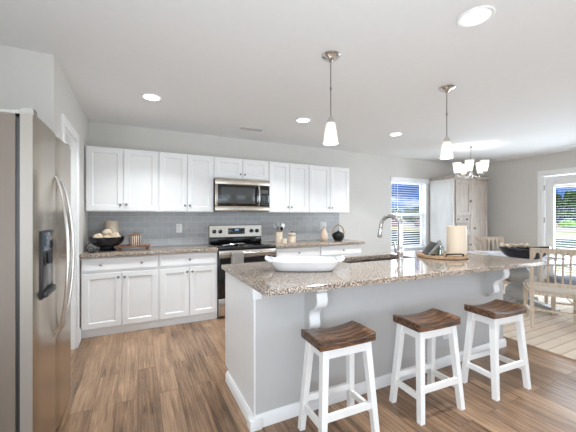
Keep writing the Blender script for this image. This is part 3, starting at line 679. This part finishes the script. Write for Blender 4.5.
hp = [(-.10, -.212, .03), (-.10, -.225, .052), (-.07, -.232, .056), (.04, -.236, .056), (.07, -.232, .052), (.07, -.22, .03)]
B().tube(hp, .007, 8, R(-.35)).done('handle', IRON, t); B().tube(hp, .007, 8, R(PI - .35)).done('handle', IRON, t)
zt = .9303 + .0165
cy = B().lathe([(0, 0), (.088, 0), (.092, .004), (.092, .298), (.086, .303), (.060, .301), (0, .296)], (0, 0, 0), 40).done('pillar_candle', WAX, None, 35, (2.925, 2.01, zt)); tag(cy, 'thick ivory pillar candle standing on the round wooden tray', 'candle')
wk = B().tube([(0, 0, .295), (0, .001, .306), (.003, 0, .314)], .0025, 6).done('wick', DARK, cy)
def bottle(x, y, r, h, label, pump):
    t = thing('glass_bottle', label, 'bottle', (x, y, zt), .3, 'small bottles on the round tray')
    B().lathe([(0, 0), (r, 0), (r, h * .62), (r * .8, h * .72), (r * .42, h * .78), (r * .42, h * .86), (r * .34, h * .86), (r * .34, h * .78), (r * .7, h * .70), (r * .9, h * .6), (r * .9, .006), (0, .006)], (0, 0, 0), 20).done('bottle_body', JAR, t)
    b = B(); b.lathe([(0, h * .861), (r * .48, h * .861), (r * .48, h * .95), (r * .18, h * .96), (r * .18, h * 1.12), (0, h * 1.12)], (0, 0, 0), 14); b.done('pump' if pump else 'stopper', NICKEL, t)
    if pump: B().tube([(0, 0, h * 1.12), (-.02, 0, h * 1.13), (-.045, 0, h * 1.1)], .005, 8).done('nozzle', NICKEL, t)
bottle(2.755, 2.07, .036, .135, 'clear glass pump bottle on the round tray beside the dark leaning board', True)
bottle(2.80, 2.135, .032, .125, 'shorter clear glass bottle at the back of the round tray, closest to the candle', False)
t = thing('recipe_board', 'dark slatted board leaning at the left edge of the round wooden tray', 'board', (2.622, 2.145, zt + .004), -.5)
Mt = Matrix.Rotation(math.radians(40), 4, 'Y')
B().box(-.008, .008, -.085, .085, .015, .165, .003, Mt).done('board', DARK, t)
for s in (-1, 1): B().box(-.014, .012, s * .09 - .006, s * .09 + .006, .015, .17, .002, Mt).done('side_rail', NICKEL, t)
B().box(.02, .09, -.04, .04, 0, .012, .002).done('foot', IRON, t)

# ------------------------------------------------------------------ things on the left worktop
Z = .9303
t = thing('pedestal_bowl', 'dark navy pedestal bowl holding cream rope balls on the left worktop', 'bowl', (-.335, 4.25, Z))
B().lathe([(0, 0), (.090, 0), (.097, .006), (.090, .02), (.074, .036), (.074, .044), (.112, .058), (.160, .090), (.186, .130), (.194, .168), (.188, .169), (.178, .135), (.15, .100), (.10, .072), (0, .066)], (0, 0, 0), 44).done('bowl', NAVY, t)
def rope_ball(x, y, z, r, label):
    b = B()
    b.ball((0, 0, 0), r * .96, 3)
    for k in range(7):
        a = k * 2.4; M = Matrix.Rotation(a, 4, 'Z') @ Matrix.Rotation(.5 + .45 * k, 4, 'X')
        b.tube([(r * .97 * math.cos(2 * PI * i / 28), r * .97 * math.sin(2 * PI * i / 28), 0) for i in range(29)], r * .09, 5, M)
    o = b.done('rope_ball', ROPE, None, 60, (x, y, z)); tag(o, label, 'decorative ball', 'cream rope balls in the dark bowl'); return o
bx, by = -.335, 4.25
rope_ball(bx - .085, by - .055, Z + .160, .055, 'cream rope ball at the left rim of the dark bowl')
rope_ball(bx - .005, by + .055, Z + .206, .055, 'cream rope ball on top of the pile in the dark bowl')
rope_ball(bx + .09, by - .035, Z + .166, .055, 'cream rope ball at the right rim of the dark bowl')
rope_ball(bx + .006, by - .100, Z + .158, .040, 'smaller cream rope ball low at the front of the dark bowl')
t = tag(B().lathe([(0, 0), (.07, 0), (.074, .005), (.074, .35), (.069, .358), (.05, .356), (0, .352)], (0, 0, 0), 36).done('pillar_candle', TAN, None, 35, (-.30, 4.50, Z)), 'tall tan pillar candle standing behind the dark bowl', 'candle')
B().tube([(0, 0, .351), (.001, 0, .366)], .0025, 6).done('wick', DARK, t)
t = thing('wire_ring', 'thin dark wire ring ornament standing at the left of the dark bowl', 'ornament', (-.47, 4.06, Z))
B().tube([(.055 * math.sin(2 * PI * i / 30), 0, .062 + .055 * math.cos(2 * PI * i / 30)) for i in range(31)], .004, 6).done('ring', IRON, t)
B().tube([(.03 * math.sin(2 * PI * i / 24) - .012, .012, .037 + .03 * math.cos(2 * PI * i / 24)) for i in range(25)], .003, 6).done('small_ring', IRON, t)
B().box(-.03, .03, -.015, .015, 0, .006, .002).done('foot', IRON, t)
t = thing('beaded_riser', 'small brown wooden tray on beaded feet at the right of the dark bowl', 'tray', (-.045, 4.22, Z), -.05)
B().box(-.185, .185, -.095, .095, .040, .056, .005).done('board', BEADW, t)
for y in (-.098, .098):
    b = B(); n = 20
    for i in range(n): b.ball((-.18 + .36 * i / (n - 1), y, .050), .0105, 1)
    b.done('bead_edging', BEADW, t)
for sx in (-1, 1):
    for sy in (-1, 1): B().lathe([(0, 0), (.012, .002), (.016, .012), (.010, .02), (.017, .03), (.012, .041), (0, .041)], (sx * .15, sy * .07, 0), 12).done('foot', BEADW, t)
t = thing('striped_jar', 'copper and white striped jar standing on the beaded wooden tray', 'jar', (-.035, 4.22, Z + .0565))
B().lathe([(0, 0), (.062, 0), (.066, .006), (.066, .118), (.060, .122), (.060, .016), (0, .014)], (0, 0, 0), 28).done('jar_body', COPPER, t)
b = B(); b.lathe([(0, .1225), (.064, .1225), (.066, .130), (.05, .136), (.012, .138), (.012, .150), (.007, .156), (0, .157)], (0, 0, 0), 24); b.done('lid', BEADW, t)
t = thing('iron_scoop', 'small black scoop lying at the left end of the beaded wooden tray', 'scoop', (-.135, 4.175, Z + .0565), .2)
B().lathe([(0, .001), (.018, .003), (.026, .014), (.024, .0145), (.016, .006), (0, .004)], (.03, 0, 0), 16).done('cup', IRON, t)
B().tube([(.008, 0, .012), (-.03, 0, .014), (-.06, 0, .008)], .004, 6).done('handle', IRON, t)

# ------------------------------------------------------------------ things on the right worktop
t = thing('utensil_crock', 'beige stoneware crock full of cooking utensils at the right of the range', 'crock', (1.985, 4.33, Z))
B().lathe([(0, 0), (.058, 0), (.063, .006), (.060, .12), (.064, .165), (.066, .17), (.060, .17), (.055, .16), (.053, .02), (0, .018)], (0, 0, 0), 28).done('crock_body', CREAM, t)
def utensil(kind, label, dx, dy, ang, tilt, col, col2, drop=0):
    o = thing('utensil', label, 'utensil', (1.985 + dx, 4.33 + dy, Z + .0195), ang, 'utensils in the beige crock')
    M = Matrix.Rotation(tilt, 4, 'Y')
    B().tube([(0, 0, 0), (0, 0, .12), (0, 0, .22 - drop)], [.005, .006, .005], 8, M).done('handle', col2, o)
    b = B()
    if kind == 'spoon': b.ball((0, 0, .255 - drop), .036 - drop * .2, 2, (.75, .3, 1.15), M)
    elif kind == 'spatula': b.box(-.03, .03, -.003, .003, .215, .30, .003, M)
    else: b.ball((0, 0, .252 - drop), .042 - drop * .25, 2, (.9, .45, 1), M)
    b.done('head', col, o)
GREYM = mat('grey_silicone', (150, 152, 154), .5); WHITEM = mat('white_silicone', (228, 226, 222), .5)
utensil('spatula', 'white spatula rising furthest right out of the crock', -.028, .005, .1, .42, WHITEM, CANE)
utensil('ladle', 'black ladle rising from the right half of the crock', .012, -.018, -1.0, .16, BLACK, BLACK, .045)
utensil('spoon', 'black spoon rising from the left half of the crock', -.014, -.018, .9, -.16, BLACK, BLACK, .045)
utensil('spoon', 'grey spoon leaning furthest left out of the crock', .028, .008, -.1, -.42, GREYM, GREYM)
utensil('spatula', 'grey spatula standing upright at the back of the crock', 0, .03, 0, .02, GREYM, CANE)
tag(B().lathe([(0, 0), (.040, 0), (.044, .004), (.044, .070), (.040, .070), (.039, .012), (0, .010)], (0, 0, 0), 24).done('small_cup', CREAM, None, 35, (2.01, 4.19, Z)), 'small cream cup in front of the utensil crock', 'cup')
t = thing('lidded_canister', 'cream canister with a black-knobbed lid at the right of the utensil crock', 'canister', (2.19, 4.28, Z))
B().lathe([(0, 0), (.058, 0), (.061, .004), (.061, .13), (.056, .132), (.055, .01), (0, .01)], (0, 0, 0), 28).done('canister_body', CREAM, t)
ld = B().lathe([(0, .1325), (.064, .1325), (.066, .140), (.055, .148), (0, .152)], (0, 0, 0), 28).done('lid', CREAM, t)
B().lathe([(.006, .1515), (.007, .158), (.014, .166), (.012, .177), (0, .179)], (0, 0, 0), 14).done('knob', BLACK, ld)
B().lathe([(.0615, .104), (.0625, .106), (.0625, .112), (.0615, .114)], (0, 0, 0), 28).done('band', BRASS, t)
tag(B().lathe([(0, 0), (.045, 0), (.062, .02), (.068, .06), (.058, .12), (.038, .165), (.026, .19), (.026, .225), (.033, .24), (.028, .24), (.021, .225), (.02, .19), (0, .17)], (0, 0, 0), 28).done('bottle_vase', BEIGEV, None, 50, (2.80, 4.28, Z)), 'beige clay bottle vase on the worktop beside the round black pot', 'vase')
t = thing('round_teapot', 'round black pot with a tall looped cane handle near the end of the worktop', 'teapot', (3.06, 4.24, Z), -.5)
B().lathe([(0, 0), (.055, 0), (.075, .012), (.098, .05), (.102, .08), (.092, .115), (.065, .14), (.045, .146), (0, .146)], (0, 0, 0), 32).done('pot_body', IRON, t)
b = B(); b.lathe([(.046, .1465), (.04, .152), (.012, .158), (.012, .165), (.016, .172), (0, .178)], (0, 0, 0), 18); b.done('lid', IRON, t)
B().tube([(.088, 0, .10)] + [(.098 * math.cos(PI * k / 12), 0, .12 + .145 * math.sin(PI * k / 12)) for k in range(13)] + [(-.088, 0, .10)], .009, 8).done('handle', CANE, t)
B().tube([(.08, 0, .08), (.10, 0, .095), (.108, 0, .108)], [.018, .013, .011], 10, R(PI)).done('spout', IRON, t)

# ================================================================== ceiling fixtures
def can(x, y, label):
    t = thing('recessed_light', label, 'ceiling light', (x, y, H), 0, 'recessed ceiling lights')
    B().lathe([(.076, -.0005), (.102, -.0005), (.102, -.004), (.096, -.008), (.080, -.006), (.076, -.003)], (0, 0, 0), 40).done('trim_ring', TRIM, t)
    B().lathe([(0, -.0045), (.076, -.0045), (.076, -.0008), (0, -.0008)], (0, 0, 0), 32).done('diffuser', CANL, t)
    light('down_lamp', 'AREA', (x, y, H - .02), CAN_W, (1, .96, .9), .16, aim=(0, 0, -1), shape='DISK', spread=2.0)
can(1.845, 1.145, 'large round recessed light in the ceiling, closest to the camera')
can(.125, 3.39, 'round recessed light in the ceiling above the left base cabinets')
can(1.875, 3.35, 'round recessed light in the ceiling between the range and the island')
can(3.43, 3.31, 'round recessed light in the ceiling closest to the back wall window')
for x, y in ((1.8, -1.2), (4.6, -1.2), (1.8, -3.2), (4.6, -3.2)):  # more lamps added behind the camera, unseen, to light the room
    light('down_lamp', 'AREA', (x, y, H - .02), CAN_W, (1, .96, .9), .16, aim=(0, 0, -1), shape='DISK', spread=2.0)
def vent(x, y, label, lx=.36, ly=.15, rz=0):
    t = thing('ceiling_vent', label, 'vent', (x, y, H), rz, 'ceiling air vents')
    b = B(); a, c = lx / 2, ly / 2
    b.box(-a, a, -c, -c + .02, -.008, -.0005, .002); b.box(-a, a, c - .02, c, -.008, -.0005, .002); b.box(-a, -a + .02, -c + .02, c - .02, -.008, -.0005, .002); b.box(a - .02, a, -c + .02, c - .02, -.008, -.0005, .002); b.done('frame', TRIM, t)
    B().box(-a + .02, a - .02, -c + .02, c - .02, -.002, -.0005).done('backing', DARK, t, 0)
    b = B(); n = 8
    for i in range(n):
        y_ = -c + .026 + (ly - .052) * i / (n - 1); b.hexa([(-a + .02, y_ - .006, -.007), (a - .02, y_ - .006, -.007), (a - .02, y_ - .004, -.008), (-a + .02, y_ - .004, -.008)], [(-a + .02, y_ + .002, -.003), (a - .02, y_ + .002, -.003), (a - .02, y_ + .004, -.004), (-a + .02, y_ + .004, -.004)])
    b.done('louvers', TRIM, t, 0)
vent(1.42, 4.02, 'white slotted air vent in the ceiling above the microwave'); vent(6.72, 2.45, 'white slotted air vent in the ceiling above the patio door', .36, .15, PI / 2)

def pendant(x, y, label):
    t = thing('pendant_light', label, 'pendant lamp', (x, y, H), 0, 'glass pendants over the island')
    B().lathe([(0, -.0005), (.073, -.0005), (.073, -.008), (.062, -.02), (.030, -.030), (.012, -.05), (0, -.05)], (0, 0, 0), 32).done('canopy', CHROME, t)
    b = B(); b.tube([(0, 0, -.045), (0, 0, -.475)], .0045, 8); b.lathe([(.0045, -.24), (.008, -.244), (.008, -.262), (.0045, -.266)], (0, 0, 0), 10); b.done('rod', NICKEL, t)
    B().lathe([(.006, -.465), (.016, -.47), (.022, -.485), (.030, -.498), (.030, -.512), (0, -.512)], (0, 0, 0), 20).done('socket', CHROME, t)
    pr = [(.022, -.511), (.033, -.515), (.037, -.535), (.046, -.60), (.0575, -.668), (.0545, -.668), (.043, -.60), (.034, -.536), (.022, -.516)]
    b = B(); vs, fs, seg = [], [], 32
    for r, z in pr: vs += [(r * math.cos(2 * PI * i / seg), r * math.sin(2 * PI * i / seg), z) for i in range(seg)]
    for k in range(len(pr) - 1):
        for i in range(seg): j = (i + 1) % seg; fs.append((k * seg + i, k * seg + j, (k + 1) * seg + j, (k + 1) * seg + i))
    b.add(vs, fs); b.done('lamp_shade', SHADE, t, 60)
    B().ball((0, 0, -.60), .018, 2, (1, 1, 1.3)).done('bulb', BULB, t)
    light('pendant_lamp', 'POINT', (x, y, H - .645), PEND_W, (1, .93, .84), .012)
pendant(1.305, 1.905, 'glass pendant lamp hanging over the island near the white dish'); pendant(2.615, 1.895, 'glass pendant lamp hanging over the island near the round tray')

t = thing('chandelier', 'five-light chandelier with white glass shades hanging in front of the armoire', 'chandelier', (5.20, 3.31, H))
B().lathe([(0, -.0005), (.065, -.0005), (.065, -.01), (.05, -.022), (.015, -.03), (0, -.03)], (0, 0, 0), 28).done('canopy', CHROME, t)
b = B()
for k in range(5):
    zc = -.045 - .0385 * k; M = Matrix.Translation((0, 0, zc)) @ Matrix.Rotation(PI / 2 * (k % 2), 4, 'Z')
    b.tube([(.011 * math.cos(2 * PI * i / 12), 0, .02 * math.sin(2 * PI * i / 12)) for i in range(13)], .003, 5, M)
b.done('chain', NICKEL, t)
B().lathe([(0, -.20), (.006, -.20), (.012, -.225), (.009, -.25), (.009, -.44), (.018, -.455), (.034, -.48), (.036, -.51), (.022, -.535), (.008, -.548), (.012, -.56), (0, -.572)], (0, 0, 0), 20).done('stem', CHROME, t)
for k in range(5):
    a = 2 * PI * k / 5 + math.radians(63.6); M = Matrix.Rotation(a, 4, 'Z')
    ar = B().tube([(.02, 0, -.50), (.08, 0, -.535), (.14, 0, -.54), (.19, 0, -.515), (.213, 0, -.478)], .006, 8, M).done('arm', CHROME, t)
    B().lathe([(0, -.485), (.014, -.48), (.030, -.468), (.030, -.462), (.02, -.455), (0, -.455)], (.215, 0, 0), 16, M).done('shade_cup', CHROME, ar)
    pr = [(.022, -.461), (.040, -.456), (.048, -.42), (.058, -.36), (.070, -.275), (.067, -.275), (.055, -.36), (.045, -.42), (.022, -.452)]
    b = B(); vs, fs, seg = [], [], 24
    for r, z in pr: vs += [(.215 + r * math.cos(2 * PI * i / seg), r * math.sin(2 * PI * i / seg), z) for i in range(seg)]
    for q in range(len(pr) - 1):
        for i in range(seg): j = (i + 1) % seg; fs.append((q * seg + i, q * seg + j, (q + 1) * seg + j, (q + 1) * seg + i))
    b.add(vs, fs, M); b.done('lamp_shade', SHADE, ar, 60)
    B().ball((.215, 0, -.40), .02, 2, (1, 1, 1.3), M).done('bulb', BULB, ar)
    v = M @ Vector((.215, 0, -.35)); light('chandelier_lamp', 'POINT', (5.20 + v.x, 3.31 + v.y, H + v.z), CHAND_W, (1, .97, .92), .03)

# ================================================================== dining corner
rg = B().box(3.66, 6.7, .9, 3.75, .0005, .012, .004).done('area_rug', RUG); tag(rg, 'large beige striped rug under the round dining table', 'rug')
RZ = .0125
# armoire
AX0, AX1, AY0, AY1, AZ = 5.77, 6.90, 4.00, 4.575, 2.185
t = thing('armoire', 'tall greyed wooden armoire with dark knobs in the corner by the window', 'armoire', (AX0, AY0, 0)); aw, ad_ = AX1 - AX0, AY1 - AY0
B().box(0, aw, .02, ad_, .10, AZ - .07).done('body', ARMF, t, 0)
Mside = Matrix.Rotation(-PI / 2, 4, 'Z')
b = B(); b.panel(-ad_, -.02, .10, AZ - .07, -.014, .0138, .075, .008, Mside); b.done('side_panel', ARMS, t)
b = B(); b.box(-.005, aw + .012, .005, ad_, .0008, .10, .004); b.done('plinth', ARMF, t)
b = B(); b.prism([(.012, AZ - .07), (.005, AZ - .045), (-.014, AZ - .035), (-.022, AZ - .012), (-.022, AZ), (ad_, AZ), (ad_, AZ - .07)], -.022, aw + .022, 'x'); b.done('cornice', ARMF, t)
zs = 1.355; xm = .52
knobs = [[xm - .045, 1.62], [.055, 1.30]]
def adoor(x0, x1, z0, z1, name, ks, rail=.07):
    o = B().panel(x0, x1, z0, z1, .0, .0195, rail, .012).done(name, ARMF, t)
    for kx, kz in ks: B().lathe([(0, 0), (.007, 0), (.008, .014), (.021, .02), (.021, .03), (0, .036)], (0, 0, 0), 14, Matrix.Translation((kx, 0, kz)) @ Matrix.Rotation(PI / 2, 4, 'X')).done('knob', BLACK, o)
adoor(.03, xm - .003, zs + .01, AZ - .085, 'door', [(xm - .045, 1.66)]); adoor(xm + .003, aw - .03, .12, AZ - .085, 'door', [(xm + .09, 1.09)])
adoor(.03, xm - .003, 1.20, zs, 'drawer', [(.10, 1.28), (xm - .16, 1.28)], .015)
adoor(.03, xm - .003, 1.03, 1.19, 'drawer', [(.10, 1.11), (xm - .16, 1.11)], .015); adoor(.03, xm - .003, .12, 1.02, 'door', [(xm - .045, .75)])

# round table
TX, TY, TR, TZ = 5.12, 2.55, .72, .745
t = thing('dining_table', 'round pale dining table on a turned grey pedestal, standing on the rug', 'table', (TX, TY, RZ))
B().lathe([(0, TZ - .048), (TR - .03, TZ - .048), (TR, TZ - .03), (TR, TZ - .018), (TR - .006, TZ - RZ), (0, TZ - RZ)], (0, 0, 0), 64).done('tabletop', TABLE, t)
B().lathe([(0, .60), (.16, .60), (.20, .64), (.24, .66), (.24, TZ - .0485), (0, TZ - .0485)], (0, 0, 0), 40).done('apron', PEDG, t)
B().lathe([(0, .10), (.13, .10), (.14, .13), (.150, .18), (.15, .24), (.115, .285), (.080, .315), (.092, .322), (.092, .338), (.074, .345), (.074, .36), (.092, .366), (.092, .378), (.10, .39), (.145, .43), (.165, .48), (.155, .53), (.12, .565), (.11, .60), (0, .60)], (0, 0, 0), 36).done('pedestal', PEDG, t)
for k in range(4):
    M = Matrix.Rotation(PI / 2 * k, 4, 'Z')
    B().prism([(.05, .04), (.05, .13), (.16, .13), (.32, .10), (.46, .075), (.50, .06), (.50, .0008), (.42, .0008), (.38, .035), (.18, .045)], -.045, .045, 'y', M).done('foot', PEDG, t)

def dining_chair(x, y, heading, label, seat_mat=LINEN, W_=.42, Dp=.43):
    # local: faces +Y; back posts at y = 0
    t = thing('dining_chair', label, 'chair', (x, y, RZ), heading, 'pale wooden spindle-back chairs around the round table'); hw = W_ / 2
    for s in (-1, 1):
        b = B(); r = .019
        pts = [(s * hw, -.03, .0008), (s * hw, 0, .42), (s * (hw + .004), -.015, .72), (s * (hw + .006), -.055, .955)]
        for (p, q) in zip(pts, pts[1:]):
            b.hexa([(p[0] + r * i, p[1] + r * j, p[2]) for i, j in ((-1, -1), (1, -1), (1, 1), (-1, 1))], [(q[0] + r * i, q[1] + r * j, q[2]) for i, j in ((-1, -1), (1, -1), (1, 1), (-1, 1))])
        b.done('rear_leg', CHAIRW, t, 0)
        b = B(); p, q = Vector((s * (hw + .035), Dp, .0008)), Vector((s * (hw + .035), Dp, .41))
        b.hexa([p + Vector(d) * .017 for d in ((-1, -1, 0), (1, -1, 0), (1, 1, 0), (-1, 1, 0))], [q + Vector(d) * .024 for d in ((-1, -1, 0), (1, -1, 0), (1, 1, 0), (-1, 1, 0))]); b.done('front_leg', CHAIRW, t, 0)
        b = B(); b.tube([(s * hw, 0, .17), (s * (hw + .035), Dp, .17)], .012, 8); b.done('stretcher', CHAIRW, t)
    b = B(); poly = [(-hw - .005, -.015), (hw + .005, -.015), (hw + .055, Dp + .02), (-hw - .055, Dp + .02)]; b.prism(poly, .395, .43, 'z'); b.done('seat', CHAIRW, t, 0)
    b = B(); loft(b, [[(px * k, py * k + (1 - k) * Dp / 2, z) for px, py in [(u * (hw - .01 + .045 * v), v * Dp + .005) for u, v in ((-1, .06), (-.6, 0.045), (.6, .045), (1, .06), (1, .5), (1, .96), (.6, 1.02), (-.6, 1.02), (-1, .96), (-1, .5))]] for z, k in ((.4305, .97), (.445, 1.0), (.465, .99), (.478, .93), (.482, .8))]); b.done('cushion', seat_mat, t, 60)
    b = B(); b.tube([(-hw - .018, Dp * .5, .17), (hw + .018, Dp * .5, .17)], .011, 8); b.tube([(-hw, -.018, .22), (hw, -.018, .22)], .011, 8); b.done('stretcher', CHAIRW, t)
    # crest rail with arched underside, tilted with the posts
    n = 6; g = (W_ - .03) / n; zb, zt_ = .845, .96; poly = [(-hw - .02, zt_), (-hw - .02, zb)]
    for i in range(n):
        xa = -hw + .015 + g * i; poly.append((xa + .004, zb))
        poly += [(xa + g / 2 - (g / 2 - .009) * math.cos(PI * k / 8), zb + .065 * math.sin(PI * k / 8)) for k in range(9)]
        poly.append((xa + g - .004, zb))
    poly += [(hw + .02, zb), (hw + .02, zt_)]
    tilt = lambda z: -.015 - (z - .72) / .235 * .04 if z > .72 else -.015 * (z - .42) / .3
    Mc = Matrix.Translation((0, tilt(.845), .845)) @ Matrix.Rotation(math.atan(.04 / .235), 4, 'X') @ Matrix.Translation((0, 0, -.845))
    B().prism(poly, -.013, .013, 'y', Mc).done('crest_rail', CHAIRW, t, 40)
    B().box(-hw + .015, hw - .015, tilt(.53) - .012, tilt(.53) + .012, .51, .55, .003).done('lower_back_rail', CHAIRW, t)
    for i in range(1, n):
        xa = -hw + .015 + g * i
        B().tube([(xa, tilt(.545), .545), (xa, tilt(.7), .70), (xa, tilt(.85), .855)], [.010, .009, .012], 8).done('spindle', CHAIRW, t)
    return t
ang = math.atan2(.485, .875) - PI / 2
dining_chair(4.355, 1.775, ang, 'pale wooden chair in front of the table, its spindle back turned to the camera', LINEN, .42, .43)
dining_chair(5.70, 3.28, PI - .62, 'pale wooden chair at the far side of the table, standing before the armoire', LINEN, .45)
dining_chair(5.445, 1.825, .55, 'pale chair with a shade-tinted cushion at the patio door side of the table', SHADEL, .44)

# things on the table
TT = TZ + .0006
t = thing('oval_bowl', 'long glossy navy bowl with pointed ends on the round table', 'bowl', (4.82, 2.31, TT), -.46)
def boat(a, c, z, n=40, up=0):
    o = []
    for i in range(n):
        th = 2 * PI * i / n; ct, sn = math.cos(th), math.sin(th); o.append((a * ct, c * sn * (1 - .35 * ct * ct), z + up * abs(ct) ** 3))
    return o
b = B(); loft(b, [boat(.13, .09, 0), boat(.16, .11, .006), boat(.26, .18, .03, up=.03), boat(.325, .215, .08, up=.05), boat(.345, .215, .155, up=.02), boat(.335, .205, .158, up=.02), boat(.29, .18, .11, up=.02), boat(.22, .14, .055, up=.01), boat(.14, .09, .02)]); b.done('bowl', NAVY, t)
t = thing('bead_garland', 'string of cream wooden beads heaped in the long navy bowl', 'garland', (4.82, 2.31, TT + .155), -.46)
b = B()
for i in range(26):
    u = i / 25; b.ball((-.24 + .40 * u, .10 + .04 * math.sin(i * 1.1), .028 + .014 * math.sin(i * .9)), .021, 2)
b.done('beads', ROPE, t); B().tube([(-.24 + .40 * i / 25, .10 + .04 * math.sin(i * 1.1), .028 + .014 * math.sin(i * .9)) for i in range(26)], .004, 5).done('cord', ROPE, t)
def setting(ax, ay, rz, lab1, lab2):
    m = B().box(-.20, .20, -.14, .14, 0, .003, .001).done('placemat', PAPER, None, 0, (ax, ay, TT)); m.rotation_euler = (0, 0, rz); tag(m, lab1, 'placemat', 'white placemats on the round table')
    p = B().lathe([(0, 0), (.07, 0), (.085, .004), (.13, .016), (.131, .019), (.086, .008), (0, .006)], (0, 0, 0), 36).done('dinner_plate', WHITE, None, 50, (ax, ay, TT + .0036)); tag(p, lab2, 'plate', 'white plates on the round table')
setting(5.05, 3.03, .1, 'white placemat at the far side of the table, towards the armoire', 'white plate at the far side of the table, towards the armoire')
setting(5.36, 2.20, .55, 'white placemat on the table beside the chair with the shade-tinted cushion', 'white plate on the table beside the chair with the shade-tinted cushion')

# ================================================================== outdoors
struct(B().box(-5, 26, 6, 27, -.2599, -.24).done('lawn', leaf_mat('lawn_grass', (44, 56, 34), (66, 80, 48), (92, 100, 64)), None, 0))
struct(B().box(-60, 190, -60, 190, -.5, -.26).done('ground', GROUND, None, 0))
GRS = leaf_mat('tree_leaves', (30, 50, 26), (62, 92, 48), (110, 136, 74)); GRL = leaf_mat('bush_leaves', (70, 120, 40), (120, 172, 60), (160, 200, 90)); PNK = leaf_mat('russet_leaves', (110, 60, 60), (176, 112, 112), (206, 150, 146))
def crown(b, w_, h, z0, seed, n=9):
    rnd = random.Random(seed)
    for i in range(n):
        u = i / (n - 1); r = w_ * (.55 - .28 * u) * rnd.uniform(.8, 1.15)
        c = (rnd.uniform(-.4, .4) * w_ * (1 - .6 * u), rnd.uniform(-.4, .4) * w_ * (1 - .6 * u), z0 + h * u * .85 + r * .6)
        t = bmesh.new(); bmesh.ops.create_icosphere(t, subdivisions=3, radius=r); t.verts.index_update()
        b.add([(c[0] + v.co.x * (q := rnd.uniform(.82, 1.16)), c[1] + v.co.y * q, c[2] + v.co.z * q * .9) for v in t.verts], [[v.index for v in f.verts] for f in t.faces]); t.free()
def tree(x, y, w_, h, seed, label):
    t = thing('leafy_tree', label, 'tree', (x, y, -.26), 0, 'trees beyond the field')
    B().tube([(0, 0, 0), (.1, 0, h * .3), (0, .1, h * .6)], [w_ * .07, w_ * .05, w_ * .03], 8).done('trunk', BARK, t)
    b = B(); crown(b, w_, h * .75, h * .12, seed); b.done('crown', GRS, t, 0)
def bush(x, y, w_, h, seed, label, m, group):
    b = B(); crown(b, w_, h * .5, -h * .05, seed, 6); o = b.done('leafy_bush', m, None, 0, (x, y, -.26)); tag(o, label, 'bush', group)
dl_ = 'dark green tree beyond the field seen through the patio door'; wl_ = 'dark green tree far off seen through the back window'
for k, (x, H_) in enumerate(((56, 5.0), (61, 5.6), (66, 6.2))):
    for i in range(7): tree(x, 2 + 4.7 * i + 3.5 * k, 2.2, H_ + .45 * ((i * 2 + k) % 3), 20 + 10 * k + i, dl_)
for k, d in enumerate((76, 82)):
    for i in range(10):
        a = math.radians(33 + 3.6 * i + 1.8 * k); tree(d * math.cos(a), d * math.sin(a), 2.1, 3.3 + .4 * ((i + k) % 3) + .4 * k, 60 + 12 * k + i, wl_)
for i in range(9): bush(50.5, 6 + 3.3 * i, 1.42, .7, 90 + i, 'bright green bush at the foot of the trees beyond the patio door', GRL, 'bright bushes before the trees')
for i in range(7):
    a = math.radians(35 + 4.6 * i); d = 50; bush(d * math.cos(a), d * math.sin(a), 1.6, .5, 120 + i, 'russet bush in the field outside the back window', PNK, 'russet bushes in the field')
